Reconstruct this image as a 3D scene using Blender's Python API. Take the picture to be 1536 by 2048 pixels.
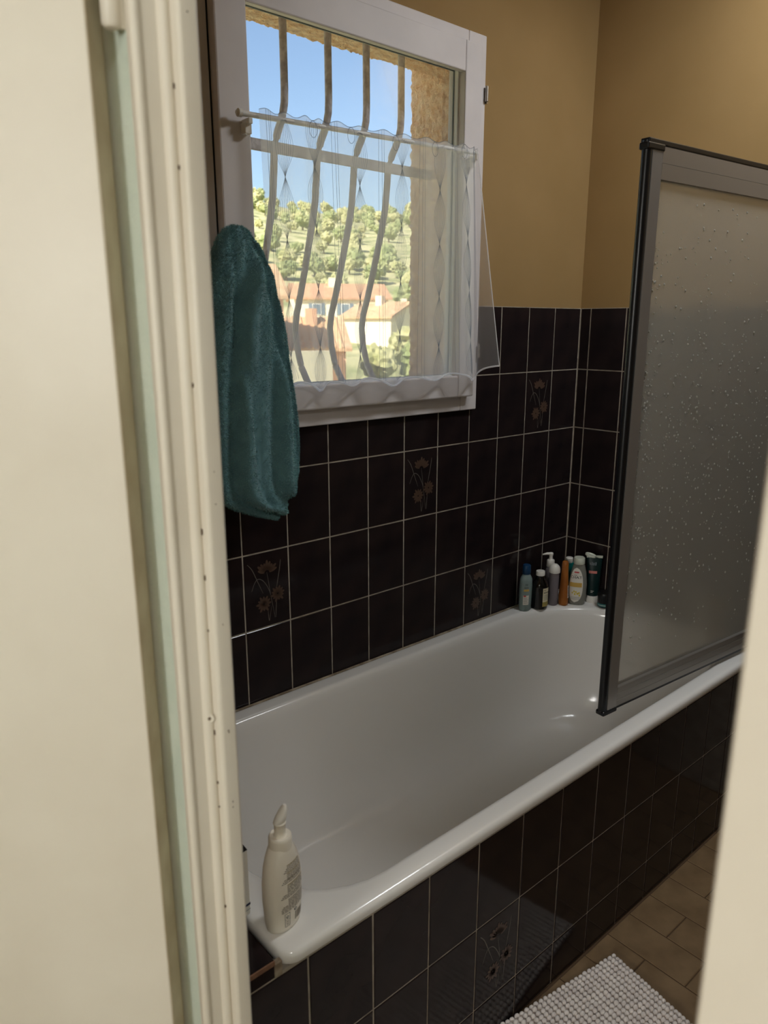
import bpy, bmesh, math, random
import numpy as np
from mathutils import Vector, Matrix, noise

random.seed(7)
RNG = np.random.default_rng(7)
for o in list(bpy.data.objects):
    bpy.data.objects.remove(o)
SC = bpy.context.scene
COL = SC.collection
R = math.radians

# ------------------------------------------------------------------ camera
cam = bpy.data.cameras.new('camera')
CAM = bpy.data.objects.new('camera', cam)
COL.objects.link(CAM)
CAM.location = (-2.2339, -1.5455, 1.4966)
CAM.rotation_euler = (R(90 - 14.183), 0, R(-40.875))
cam.sensor_fit = 'VERTICAL'
cam.sensor_height = 36
cam.lens = 1474.888 / 2048 * 36
cam.clip_start = 0.02
cam.clip_end = 3000
cam.dof.use_dof = True
cam.dof.focus_distance = 2.0
cam.dof.aperture_fstop = 6.0
SC.camera = CAM

# ------------------------------------------------------------------ sky, sun, exposure
W = bpy.data.worlds.new('sky')
SC.world = W
W.use_nodes = True
nt = W.node_tree
nt.nodes.clear()
sky = nt.nodes.new('ShaderNodeTexSky')
sky.sky_type = 'NISHITA'
sky.sun_disc = False
sky.sun_elevation = R(38)
sky.sun_rotation = R(258)
sky.air_density = 1.0
sky.dust_density = 1.6
sky.ozone_density = 1.2
bg = nt.nodes.new('ShaderNodeBackground')
bg.inputs[1].default_value = 0.21
wo = nt.nodes.new('ShaderNodeOutputWorld')
nt.links.new(sky.outputs[0], bg.inputs[0])
nt.links.new(bg.outputs[0], wo.inputs[0])
sun = bpy.data.lights.new('sun', 'SUN')
sun.energy = 9.0
sun.angle = R(0.6)
sun.color = (1.0, 0.93, 0.82)
SUN = bpy.data.objects.new('sun', sun)
COL.objects.link(SUN)
SUN.location = (0, -3, 8)
SUN.rotation_euler = (R(50), 0, R(-78))
por = bpy.data.lights.new('window_daylight', 'AREA')
por.shape = 'RECTANGLE'
por.size = 0.68
por.size_y = 0.82
por.cycles.is_portal = True
PORT = bpy.data.objects.new('window_daylight', por)
COL.objects.link(PORT)
PORT.location = (-0.975, 0.03, 1.752)
PORT.rotation_euler = (R(-90), 0, 0)
SC.view_settings.view_transform = 'Standard'
SC.view_settings.look = 'None'
SC.view_settings.gamma = 1
SC.view_settings.use_curve_mapping = False
SC.view_settings.exposure = 0.0
SC.cycles.use_denoising = True
SC.cycles.max_bounces = 10
SC.cycles.diffuse_bounces = 5
SC.cycles.glossy_bounces = 4
SC.cycles.transmission_bounces = 8
SC.cycles.transparent_max_bounces = 20
SC.cycles.use_adaptive_sampling = True
SC.cycles.adaptive_threshold = 0.08
SC.cycles.adaptive_min_samples = 16
SC.cycles.sample_clamp_indirect = 4.0

# ------------------------------------------------------------------ materials
def lin(c):
    return tuple(((v / 255) / 12.92 if v / 255 <= 0.04045 else ((v / 255 + 0.055) / 1.055) ** 2.4) for v in c)

def node(nt, t, **kw):
    n = nt.nodes.new(t)
    for k, v in kw.items():
        setattr(n, k, v)
    return n

def newmat(name):
    m = bpy.data.materials.new(name)
    m.use_nodes = True
    nt = m.node_tree
    nt.nodes.clear()
    out = node(nt, 'ShaderNodeOutputMaterial')
    return m, nt, out

def mat(name, col, rough=0.5, metal=0.0, col2=None, scale=8.0, detail=4.0, lo=0.35, hi=0.65, bump=0.0, bscale=60.0,
        bdist=0.002, coat=0.0, trans=0.0, ior=1.45, spec=0.5, sheen=0.0, stretch=None, voro=False, rough2=None):
    m, nt, out = newmat(name)
    b = node(nt, 'ShaderNodeBsdfPrincipled')
    nt.links.new(b.outputs[0], out.inputs[0])
    b.inputs['Base Color'].default_value = (*col, 1)
    b.inputs['Roughness'].default_value = rough
    b.inputs['Metallic'].default_value = metal
    b.inputs['IOR'].default_value = ior
    b.inputs['Coat Weight'].default_value = coat
    b.inputs['Coat Roughness'].default_value = 0.08
    b.inputs['Transmission Weight'].default_value = trans
    b.inputs['Specular IOR Level'].default_value = spec
    b.inputs['Sheen Weight'].default_value = sheen
    tc = node(nt, 'ShaderNodeTexCoord')
    src = tc.outputs['Object']
    if stretch:
        mp = node(nt, 'ShaderNodeMapping')
        mp.inputs['Scale'].default_value = stretch
        nt.links.new(src, mp.inputs[0])
        src = mp.outputs[0]
    if col2 is not None or rough2 is not None:
        nz = node(nt, 'ShaderNodeTexNoise')
        nz.inputs['Scale'].default_value = scale
        nz.inputs['Detail'].default_value = detail
        nt.links.new(src, nz.inputs['Vector'])
        mr = node(nt, 'ShaderNodeMapRange')
        mr.inputs[1].default_value = lo
        mr.inputs[2].default_value = hi
        nt.links.new(nz.outputs[0], mr.inputs[0])
        if col2 is not None:
            mx = node(nt, 'ShaderNodeMix', data_type='RGBA')
            mx.inputs[6].default_value = (*col, 1)
            mx.inputs[7].default_value = (*col2, 1)
            nt.links.new(mr.outputs[0], mx.inputs[0])
            nt.links.new(mx.outputs[2], b.inputs['Base Color'])
        if rough2 is not None:
            m2 = node(nt, 'ShaderNodeMapRange')
            m2.inputs[3].default_value = rough
            m2.inputs[4].default_value = rough2
            nt.links.new(mr.outputs[0], m2.inputs[0])
            nt.links.new(m2.outputs[0], b.inputs['Roughness'])
    if bump > 0:
        if voro:
            nz = node(nt, 'ShaderNodeTexVoronoi')
            nz.inputs['Scale'].default_value = bscale
        else:
            nz = node(nt, 'ShaderNodeTexNoise')
            nz.inputs['Scale'].default_value = bscale
            nz.inputs['Detail'].default_value = 5
        nt.links.new(src, nz.inputs['Vector'])
        bp = node(nt, 'ShaderNodeBump')
        bp.inputs['Strength'].default_value = bump
        bp.inputs['Distance'].default_value = bdist
        nt.links.new(nz.outputs[0], bp.inputs['Height'])
        nt.links.new(bp.outputs[0], b.inputs['Normal'])
    return m

M = {}
M['ochre'] = mat('ochre plaster', lin((160, 130, 84)), 0.85, col2=lin((152, 123, 77)), scale=3, bump=0.12, bscale=240, bdist=0.001)
M['mint'] = mat('pale mint plaster', lin((206, 214, 200)), 0.9, col2=lin((198, 208, 194)), scale=20, bump=0.5, bscale=170, bdist=0.002)
M['ceiling'] = mat('white ceiling paint', lin((228, 224, 212)), 0.9)
M['cream'] = mat('cream gloss paint', lin((222, 214, 200)), 0.42, col2=lin((216, 207, 192)), scale=6, bump=0.06, bscale=25, bdist=0.002)
M['creamshade'] = mat('cream paint darkened for the shaded edge', lin((200, 186, 160)), 0.5, col2=lin((176, 158, 130)), scale=14, detail=8)
M['chip'] = mat('bare wood chip', lin((92, 74, 56)), 0.8)
M['grout'] = mat('pale grey grout', lin((186, 176, 160)), 0.9, col2=lin((152, 142, 128)), scale=30)
M['tile'] = mat('dark brown glazed tile', lin((44, 34, 33)), 0.10, col2=lin((27, 23, 25)), scale=9, detail=2, lo=0.3, hi=0.7, bump=0.04, bscale=9, bdist=0.004, spec=0.22)
M['tileedge'] = mat('raw brown tile edge', lin((138, 102, 78)), 0.8, col2=lin((112, 80, 60)), scale=60)
M['petal'] = mat('brown printed petal', lin((84, 64, 52)), 0.35)
M['petalline'] = mat('dark petal outline', lin((38, 26, 22)), 0.3)
M['stem'] = mat('grey printed stem', lin((100, 94, 86)), 0.35)
M['floortile'] = mat('tan mottled floor tile', lin((140, 116, 86)), 0.38, col2=lin((108, 86, 60)), scale=13, detail=5, lo=0.3, hi=0.72, bump=0.1, bscale=30, bdist=0.001)
M['floorgrout'] = mat('dark brown floor grout', lin((84, 64, 44)), 0.9)
M['enamel'] = mat('white bath enamel', lin((236, 234, 230)), 0.16, spec=0.5, coat=0.25)
M['sealant'] = mat('old sealant', lin((170, 158, 138)), 0.7, col2=lin((120, 104, 84)), scale=40)
M['wpaint'] = mat('white window paint', lin((222, 216, 216)), 0.5, col2=lin((214, 208, 208)), scale=8, bump=0.04, bscale=14, bdist=0.001)
M['bead'] = mat('white glazing bead', lin((232, 232, 228)), 0.35)
M['gasket'] = mat('grey glazing gasket', lin((120, 128, 132)), 0.6)
M['iron'] = mat('grey hammered wrought iron', lin((206, 200, 204)), 0.6, metal=0.0, col2=lin((170, 162, 166)), scale=60, bump=0.9, bscale=120, bdist=0.003)
M['stucco'] = mat('orange rough stucco', lin((255, 228, 204)), 0.95, col2=lin((244, 200, 164)), scale=45, detail=6, bump=0.7, bscale=210, bdist=0.010)
M['chrome'] = mat('brushed steel', lin((176, 172, 166)), 0.3, metal=1.0)
M['alu'] = mat('satin aluminium profile', lin((150, 146, 142)), 0.38, metal=0.5)
M['alu2'] = mat('satin aluminium rail', lin((142, 137, 131)), 0.38, metal=0.5)
M['rubber'] = mat('black rubber seal', lin((20, 21, 24)), 0.34)
M['whiteplastic'] = mat('white glossy plastic', lin((232, 228, 220)), 0.28)
M['creamplastic'] = mat('cream bottle plastic', lin((240, 233, 219)), 0.34)
M['rodwhite'] = mat('white curtain rod', lin((226, 226, 222)), 0.35)
M['towel'] = mat('teal fleece', lin((104, 146, 152)), 0.95, col2=lin((90, 130, 138)), scale=30, sheen=0.35)
M['towelpile'] = mat('teal fleece pile', lin((120, 168, 170)), 0.95, col2=lin((96, 140, 144)), scale=14, sheen=0.3)
M['rug'] = mat('pale grey chenille', lin((236, 229, 223)), 0.95, col2=lin((218, 210, 205)), scale=40, sheen=0.2)
M['ink'] = mat('brown print', lin((96, 84, 66)), 0.5)
M['inkolive'] = mat('olive print', lin((140, 118, 40)), 0.5)
M['black'] = mat('black print', lin((22, 20, 22)), 0.4)
M['label'] = mat('white paper label', lin((226, 222, 212)), 0.5)
M['labelcream'] = mat('cream paper label', lin((224, 214, 184)), 0.6)
M['labelolive'] = mat('olive label band', lin((168, 152, 84)), 0.6)
M['labelgold'] = mat('gold label band', lin((206, 168, 84)), 0.5)
M['labelred'] = mat('red print', lin((196, 74, 74)), 0.5)
M['labelyellow'] = mat('yellow flower print', lin((214, 190, 66)), 0.5)
M['labelpink'] = mat('salmon band', lin((206, 122, 112)), 0.5)
M['labelteal'] = mat('teal band', lin((54, 124, 124)), 0.5)
M['mirror'] = mat('plain white paint', lin((230, 228, 222)), 0.8)

def tinted(name, col, rough, mixd):
    """see-through plastic: tinted transparency mixed with a surface colour"""
    m, nt, out = newmat(name)
    t = node(nt, 'ShaderNodeBsdfTransparent')
    t.inputs[0].default_value = (*col, 1)
    p = node(nt, 'ShaderNodeBsdfPrincipled')
    p.inputs['Base Color'].default_value = (*col, 1)
    p.inputs['Roughness'].default_value = rough
    mx = node(nt, 'ShaderNodeMixShader')
    mx.inputs[0].default_value = mixd
    nt.links.new(t.outputs[0], mx.inputs[1])
    nt.links.new(p.outputs[0], mx.inputs[2])
    nt.links.new(mx.outputs[0], out.inputs[0])
    return m
M['clearblue'] = tinted('clear bluish plastic', lin((176, 196, 194)), 0.12, 0.55)
M['clearviolet'] = tinted('clear greyish violet plastic', lin((168, 160, 166)), 0.12, 0.5)
M['cleargrey'] = tinted('clear grey plastic', lin((168, 168, 158)), 0.12, 0.6)
M['bluecap'] = mat('dark blue cap', lin((22, 62, 98)), 0.3)
M['darkglass'] = mat('near black bottle glass', lin((16, 12, 10)), 0.12, coat=0.5)
M['redliquid'] = mat('dark red liquid', lin((96, 34, 28)), 0.2)
M['blueliquid'] = mat('pale teal liquid', lin((96, 126, 128)), 0.2)
M['brownliquid'] = mat('brown shower gel', lin((92, 54, 24)), 0.2)
M['amber'] = mat('amber translucent plastic', lin((168, 102, 42)), 0.22, col2=lin((140, 80, 32)), scale=12)
M['tealplastic'] = mat('teal plastic', lin((14, 104, 98)), 0.3)
M['darkgreen'] = mat('very dark green plastic', lin((12, 38, 38)), 0.3)
M['palecap'] = mat('pale grey green cap', lin((208, 212, 196)), 0.3)
M['darkjar'] = mat('black jar', lin((16, 18, 20)), 0.3)

def glassmat():
    m, nt, out = newmat('window glass')
    t = node(nt, 'ShaderNodeBsdfTransparent')
    t.inputs[0].default_value = (0.97, 0.98, 0.98, 1)
    g = node(nt, 'ShaderNodeBsdfGlossy')
    g.inputs['Roughness'].default_value = 0.02
    f = node(nt, 'ShaderNodeFresnel')
    f.inputs[0].default_value = 1.45
    ml = node(nt, 'ShaderNodeMath', operation='MULTIPLY')
    ml.inputs[1].default_value = 0.15
    mx = node(nt, 'ShaderNodeMixShader')
    nt.links.new(f.outputs[0], ml.inputs[0])
    nt.links.new(ml.outputs[0], mx.inputs[0])
    nt.links.new(t.outputs[0], mx.inputs[1])
    nt.links.new(g.outputs[0], mx.inputs[2])
    nt.links.new(mx.outputs[0], out.inputs[0])
    return m
M['glass'] = glassmat()

def sheermat(name, thru, col=(0.96, 0.96, 0.98)):
    m, nt, out = newmat(name)
    t = node(nt, 'ShaderNodeBsdfTransparent')
    d = node(nt, 'ShaderNodeBsdfDiffuse')
    d.inputs[0].default_value = (*col, 1)
    tl = node(nt, 'ShaderNodeBsdfTranslucent')
    tl.inputs[0].default_value = (*col, 1)
    m1 = node(nt, 'ShaderNodeMixShader')
    m1.inputs[0].default_value = 0.72
    m2 = node(nt, 'ShaderNodeMixShader')
    # denser where the weave is seen edge-on
    lw = node(nt, 'ShaderNodeLayerWeight')
    lw.inputs[0].default_value = 0.5
    mr = node(nt, 'ShaderNodeMapRange')
    mr.inputs[1].default_value = 0.0
    mr.inputs[2].default_value = 1.0
    mr.inputs[3].default_value = 1 - thru
    mr.inputs[4].default_value = min(1, 1.35 - thru)
    nt.links.new(lw.outputs['Facing'], mr.inputs[0])
    nt.links.new(mr.outputs[0], m2.inputs[0])
    nt.links.new(d.outputs[0], m1.inputs[1])
    nt.links.new(tl.outputs[0], m1.inputs[2])
    nt.links.new(t.outputs[0], m2.inputs[1])
    nt.links.new(m1.outputs[0], m2.inputs[2])
    nt.links.new(m2.outputs[0], out.inputs[0])
    return m
M['sheer'] = sheermat('white sheer voile', 0.70)
M['hem'] = sheermat('white satin hem', 0.15)
M['thread'] = sheermat('grey embroidery thread', 0.34, (0.30, 0.32, 0.37))

def frostmat():
    m, nt, out = newmat('frosted wet acrylic')
    g = node(nt, 'ShaderNodeBsdfPrincipled')
    g.inputs['Base Color'].default_value = (1.0, 0.99, 0.97, 1)
    g.inputs['Transmission Weight'].default_value = 1.0
    g.inputs['Roughness'].default_value = 0.13
    g.inputs['IOR'].default_value = 1.4
    d = node(nt, 'ShaderNodeBsdfDiffuse')
    d.inputs[0].default_value = (0.70, 0.68, 0.62, 1)
    tl = node(nt, 'ShaderNodeBsdfTranslucent')
    tl.inputs[0].default_value = (0.74, 0.71, 0.64, 1)
    m1 = node(nt, 'ShaderNodeMixShader')
    m1.inputs[0].default_value = 0.5
    m2 = node(nt, 'ShaderNodeMixShader')
    m2.inputs[0].default_value = 0.38
    nz = node(nt, 'ShaderNodeTexNoise')
    nz.inputs['Scale'].default_value = 420
    tc = node(nt, 'ShaderNodeTexCoord')
    bp = node(nt, 'ShaderNodeBump')
    bp.inputs['Strength'].default_value = 0.25
    bp.inputs['Distance'].default_value = 0.001
    nt.links.new(tc.outputs['Object'], nz.inputs['Vector'])
    nt.links.new(nz.outputs[0], bp.inputs['Height'])
    nt.links.new(bp.outputs[0], g.inputs['Normal'])
    nt.links.new(d.outputs[0], m1.inputs[1])
    nt.links.new(tl.outputs[0], m1.inputs[2])
    nt.links.new(g.outputs[0], m2.inputs[1])
    nt.links.new(m1.outputs[0], m2.inputs[2])
    nt.links.new(m2.outputs[0], out.inputs[0])
    return m
M['frost'] = frostmat()
M['drop'] = mat('water drop', (0.40, 0.39, 0.35), 0.4, trans=0.3, ior=1.33, spec=0.25)

# ------------------------------------------------------------------ mesh helpers
class MB:
    """collects shapes, builds ONE mesh object"""
    def __init__(s):
        s.v = []; s.f = []; s.m = []
    def add(s, v, f, mi=0):
        n = len(s.v)
        s.v += [tuple(p) for p in v]
        s.f += [tuple(i + n for i in q) for q in f]
        s.m += [mi] * len(f)
        return s
    def box(s, x0, x1, y0, y1, z0, z1, mi=0):
        v = [(x0, y0, z0), (x1, y0, z0), (x1, y1, z0), (x0, y1, z0), (x0, y0, z1), (x1, y0, z1), (x1, y1, z1), (x0, y1, z1)]
        f = [(0, 3, 2, 1), (4, 5, 6, 7), (0, 1, 5, 4), (1, 2, 6, 5), (2, 3, 7, 6), (3, 0, 4, 7)]
        return s.add(v, f, mi)
    def rings(s, rs, closed=True, cap0=True, cap1=True, mi=0):
        n = len(rs[0]); v = [p for r in rs for p in r]; f = []
        for i in range(len(rs) - 1):
            for j in range(n if closed else n - 1):
                k = (j + 1) % n
                f.append((i * n + j, i * n + k, (i + 1) * n + k, (i + 1) * n + j))
        if cap0: f.append(tuple(range(n - 1, -1, -1)))
        if cap1: f.append(tuple((len(rs) - 1) * n + j for j in range(n)))
        return s.add(v, f, mi)
    def tube(s, pts, r, n=8, mi=0, caps=True):
        pts = [Vector(p) for p in pts]; rs = []
        for i, p in enumerate(pts):
            a = pts[max(i - 1, 0)]; b = pts[min(i + 1, len(pts) - 1)]
            t = (b - a).normalized()
            up = Vector((0, 0, 1)) if abs(t.z) < 0.9 else Vector((1, 0, 0))
            x = t.cross(up).normalized(); y = x.cross(t).normalized()
            rr = r[i] if isinstance(r, (list, tuple)) else r
            rs.append([p + (x * math.cos(2 * math.pi * k / n) + y * math.sin(2 * math.pi * k / n)) * rr for k in range(n)])
        return s.rings(rs, True, caps, caps, mi)
    def lathe(s, prof, c=(0, 0), n=24, mi=0):
        rs = [[(c[0] + r * math.cos(2 * math.pi * k / n), c[1] + r * math.sin(2 * math.pi * k / n), z) for k in range(n)] for z, r in prof]
        return s.rings(rs, True, True, True, mi)
    def mesh(s, name, mats, smooth=False, angle=40):
        me = bpy.data.meshes.new(name)
        me.from_pydata(s.v, [], s.f)
        for m in (mats if isinstance(mats, (list, tuple)) else [mats]):
            me.materials.append(m)
        if len(set(s.m)) > 1:
            me.polygons.foreach_set('material_index', s.m)
        bm = bmesh.new(); bm.from_mesh(me)
        bmesh.ops.recalc_face_normals(bm, faces=bm.faces[:])
        if smooth:
            for f in bm.faces: f.smooth = True
            for e in bm.edges:
                if len(e.link_faces) == 2 and e.calc_face_angle(0) > R(angle): e.smooth = False
        bm.to_mesh(me); bm.free()
        return me
    def build(s, name, mats, parent=None, smooth=False, bevel=0, angle=40, seg=2):
        o = bpy.data.objects.new(name, s.mesh(name, mats, smooth, angle))
        COL.objects.link(o)
        if parent is not None: o.parent = parent
        if bevel:
            md = o.modifiers.new('bevel', 'BEVEL'); md.width = bevel; md.segments = seg; md.limit_method = 'ANGLE'; md.angle_limit = R(35)
        return o

def link(name, me, parent=None):
    o = bpy.data.objects.new(name, me); COL.objects.link(o)
    if parent is not None: o.parent = parent
    return o

def tag(o, label, cat, group=None):
    o['label'] = label; o['category'] = cat
    if group: o['group'] = group
    return o

def struct(o, label=None, cat=None):
    o['kind'] = 'structure'
    if label: o['label'] = label
    if cat: o['category'] = cat
    return o

def empty(name, loc=(0, 0, 0), rz=0):
    o = bpy.data.objects.new(name, None); COL.objects.link(o)
    o.empty_display_size = 0.05
    o.location = loc; o.rotation_euler = (0, 0, rz)
    return o

def interp(x, xs, ys):
    return float(np.interp(x, xs, ys))

# ------------------------------------------------------------------ the setting
CEIL = 2.72
PW, PH = 0.1352, 0.2032
ZT = 1.5521
XB = lambda k: -0.0073 - PW * k
LW = -1.868        # bathroom face of the door wall
HX = -1.9285        # hall face of the door wall
WX0, WX1, WZ0, WZ1 = -1.446, -0.537, 1.249, 2.262   # window outer frame

wb = MB()
hx0, hx1, hz0, hz1 = -1.40, -0.575, 1.28, 2.235
wb.box(-1.93, hx0, 0.0016, 0.09, -0.08, CEIL + 0.1).box(hx1, 0.12, 0.0016, 0.09, -0.08, CEIL + 0.1)
wb.box(hx0, hx1, 0.0016, 0.09, -0.08, hz0).box(hx0, hx1, 0.0016, 0.09, hz1, CEIL + 0.1)
wall_back = struct(wb.build('wall_back', M['ochre']), 'ochre plaster wall around the window above dark brown tiles', 'wall')
we = MB().box(0.0016, 0.12, -2.75, 0.0016, -0.08, CEIL + 0.1)
wall_right = struct(we.build('wall_right', M['ochre']), 'ochre plaster end wall beyond the shower screen', 'wall')
floor = struct(MB().box(-1.92, 0.0016, -2.65, 0.0016, -0.08, -0.002).build('floor', M['floorgrout']), 'bathroom floor of tan rectangular tiles with dark joints', 'floor')
ceiling = struct(MB().box(-1.93, 0.12, -2.65, 0.1, CEIL, CEIL + 0.1).build('ceiling', M['ceiling']), 'plain white bathroom ceiling', 'ceiling')
struct(MB().box(-1.93, 0.12, -2.75, -2.65, -0.08, CEIL + 0.1).build('wall_front', M['ochre']), 'ochre bathroom wall facing the window', 'wall')
# door wall, hall side mint, bathroom side ochre
DYL, DYR, DZ = -0.866, -1.4295, 2.12       # frame outer faces of the opening
wl = MB()
for (a, b, mi) in ((HX, -1.895, 1), (-1.895, LW, 0)):
    wl.box(a, b, DYL + 0.002, 0.0016, -0.08, CEIL, mi).box(a, b, -2.65, DYR - 0.002, -0.08, CEIL, mi).box(a, b, DYR - 0.002, DYL + 0.002, DZ + 0.03, CEIL, mi)
struct(wl.build('wall_left', [M['ochre'], M['mint']]), 'mint plastered wall holding the doorway', 'wall')
# hall around the camera
struct(MB().box(-4.4, HX, -3.3, 1.3, -0.08, -0.001).build('floor_hall', M['floortile']), 'tan hall floor outside the bathroom', 'floor')
struct(MB().box(-4.4, HX, -3.3, 1.3, 2.6, 2.75).build('ceiling_hall', M['ceiling']), 'white hall ceiling outside the bathroom', 'ceiling')
hw = MB().box(-4.5, -4.4, -3.4, 1.4, -0.08, 2.75).box(-4.4, HX, 1.3, 1.4, -0.08, 2.75).box(-4.4, HX, -3.4, -3.3, -0.08, 2.75)
hw.box(HX - 0.001, -1.86, 0.0016, 1.3, 0, 2.75).box(HX - 0.001, -1.86, -3.3, -2.65, 0, 2.75)
struct(hw.build('wall_hall', M['mint']), 'mint plastered walls of the hall', 'wall')

# ---- wall tiles
GW = 0.0034
def tile_mesh(w, h, t=0.007):
    b = 0.0012
    v = [(0, t, 0), (w, t, 0), (w, t, h), (0, t, h), (0, b, 0), (w, b, 0), (w, b, h), (0, b, h), (b, 0, b), (w - b, 0, b), (w - b, 0, h - b), (b, 0, h - b)]
    f = [(0, 1, 2, 3)]
    for i in range(4):
        j = (i + 1) % 4
        f += [(i, j, j + 4, i + 4), (i + 4, j + 4, j + 8, i + 8)]
    f.append((8, 9, 10, 11))
    return MB().add(v, f).mesh('tile', M['tile'])
TM = {}
def get_tile(w, h):
    k = (round(w, 4), round(h, 4))
    if k not in TM: TM[k] = tile_mesh(w, h)
    return TM[k]

def flower_mesh():
    mb = MB()
    w, h = PW - GW, PH - GW
    P = lambda u, v: (u * w, v * h)
    def petal(cx, cz, ang, l0, l1, wd):
        d = (math.cos(ang), math.sin(ang)); n = (-d[1], d[0])
        for mi, e, yy in ((1, 0.0007, -0.00035), (0, 0.0, -0.0006)):
            pts = []
            for i in range(9):
                t = i / 8; r = l0 - e + (l1 - l0 + 2 * e) * t
                ww = (wd + e) * (math.sin(math.pi * min(1, 0.12 + 0.80 * t)) ** 0.7)
                pts.append((r, ww))
            ring = [(cx + d[0] * r + n[0] * a, yy, cz + d[1] * r + n[1] * a) for r, a in pts] + [(cx + d[0] * r - n[0] * a, yy, cz + d[1] * r - n[1] * a) for r, a in reversed(pts)]
            mb.add(ring, [tuple(range(len(ring)))], mi)
    def ribbon(pts, wd, taper=True):
        pts = [P(*p) for p in pts]
        # smooth the polyline
        q = []
        for i in range(len(pts) - 1):
            p0 = pts[max(i - 1, 0)]; p1 = pts[i]; p2 = pts[i + 1]; p3 = pts[min(i + 2, len(pts) - 1)]
            for s in range(6):
                t = s / 6
                q.append(tuple(0.5 * ((2 * p1[k]) + (-p0[k] + p2[k]) * t + (2 * p0[k] - 5 * p1[k] + 4 * p2[k] - p3[k]) * t * t + (-p0[k] + 3 * p1[k] - 3 * p2[k] + p3[k]) * t ** 3) for k in (0, 1)))
        q.append(pts[-1]); L = []; Rr = []
        for i, p in enumerate(q):
            a = q[max(i - 1, 0)]; b = q[min(i + 1, len(q) - 1)]
            dx, dz = b[0] - a[0], b[1] - a[1]; l = math.hypot(dx, dz) or 1
            ww = wd * (0.35 + 0.65 * math.sin(math.pi * min(1, i / len(q) + 0.1)) if taper else 1)
            L.append((p[0] - dz / l * ww, -0.0003, p[1] + dx / l * ww)); Rr.append((p[0] + dz / l * ww, -0.0003, p[1] - dx / l * ww))
        n = len(q)
        mb.add(L + Rr, [(i, i + 1, n + i + 1, n + i) for i in range(n - 1)], 2)
    ribbon([(0.08, 0.885), (0.18, 0.80), (0.29, 0.63), (0.40, 0.46)], 0.0011)
    ribbon([(0.15, 0.52), (0.22, 0.62), (0.30, 0.665), (0.42, 0.62), (0.54, 0.48), (0.60, 0.30), (0.645, 0.09)], 0.0010)
    ribbon([(0.82, 0.86), (0.79, 0.74), (0.73, 0.56), (0.70, 0.46)], 0.0011)
    ribbon([(0.50, 0.73), (0.53, 0.60), (0.555, 0.48), (0.60, 0.28), (0.66, 0.09)], 0.0007)
    ribbon([(0.49, 0.25), (0.51, 0.08), (0.53, 0.10), (0.58, 0.26)], 0.0008)
    ribbon([(0.70, 0.34), (0.68, 0.20), (0.67, 0.09)], 0.0010)
    cx, cz = P(0.50, 0.72)
    for i in range(9):
        a = R(18 + i * 17.5); L = 0.031 + 0.008 * math.sin(i * 2.1) * 0.5
        petal(cx, cz, a, 0.008, L, 0.0042)
    for (u, v, r, n, ph) in ((0.73, 0.41, 0.0205, 12, 0.2), (0.41, 0.315, 0.021, 12, 0.0)):
        cx, cz = P(u, v)
        for i in range(n):
            petal(cx, cz, 2 * math.pi * i / n + ph, 0.0025, r * (1 + 0.12 * math.sin(3.3 * i)), 0.0036)
    return mb.mesh('flower_print', [M['petal'], M['petalline'], M['stem']])
FLOWER = flower_mesh()

def place_tile(parent, origin, xdir, w, h, flower=False):
    """xdir: 'x' -> face looks to -y, 'y' -> runs along -y, face looks to -x"""
    o = link('tile', get_tile(w, h), parent)
    o.location = origin
    o.rotation_euler = (R(random.uniform(-0.12, 0.12)), 0, (R(random.uniform(-0.12, 0.12)) if xdir == 'x' else R(-90 + random.uniform(-0.1, 0.1))))
    if flower:
        p = link('flower_print', FLOWER, o)
        p['label'] = 'brown daisies with pale stems printed on the tile'
    return o

# grout beds
gb = MB().box(-1.866, WX0 - 0.001, 0.0013, 0.0016, 0, ZT + 0.002).box(WX1 + 0.001, 0.0016, 0.0013, 0.0016, 0, ZT + 0.002).box(WX0 - 0.001, WX1 + 0.001, 0.0013, 0.0016, 0, WZ0 + 0.001)
gb.build('grout', M['grout'], wall_back)
MB().box(0.0013, 0.0016, -1.4, 0.0013, 0, ZT + 0.002).build('grout', M['grout'], wall_right)

FL_BACK = {(9, 3), (5, 2), (3, 4), (1, 1)}
for j in range(5):
    for k in range(0, 14):
        x1 = XB(k) - GW / 2 if k else -0.0025
        x0 = XB(k + 1) + GW / 2
        z1 = ZT - PH * j - GW / 2 if j else ZT
        z0 = ZT - PH * (j + 1) + GW / 2
        x0 = max(x0, -1.866)
        if x1 <= x0 + 0.01: continue
        if z1 > WZ0 and x0 < WX1 and x1 > WX0:
            xm = (x0 + x1) / 2
            if WX0 < xm < WX1 and not (x1 - WX1 > 0.03):
                z1 = WZ0 - 0.001
                if z1 - z0 < 0.01: continue
            elif xm >= WX1 - 0.05: x0 = x0 if z0 < WZ0 - 0.01 else max(x0, WX1 + 0.001)
            else: x1 = min(x1, WX0 - 0.001)
            if x1 - x0 < 0.008: continue
        place_tile(wall_back, (x0, 0, z0), 'x', x1 - x0, z1 - z0, (k, j) in FL_BACK)
for j in range(5):
    ys = [-0.0025, -0.0405] + [-0.0405 - PW * i for i in range(1, 9)]
    for i in range(len(ys) - 1):
        ya, yb = ys[i] - (GW / 2 if i else 0), ys[i + 1] + GW / 2
        z1 = ZT - PH * j - GW / 2 if j else ZT
        z0 = ZT - PH * (j + 1) + GW / 2
        place_tile(wall_right, (0, ya, z0), 'y', ya - yb, z1 - z0)

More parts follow.
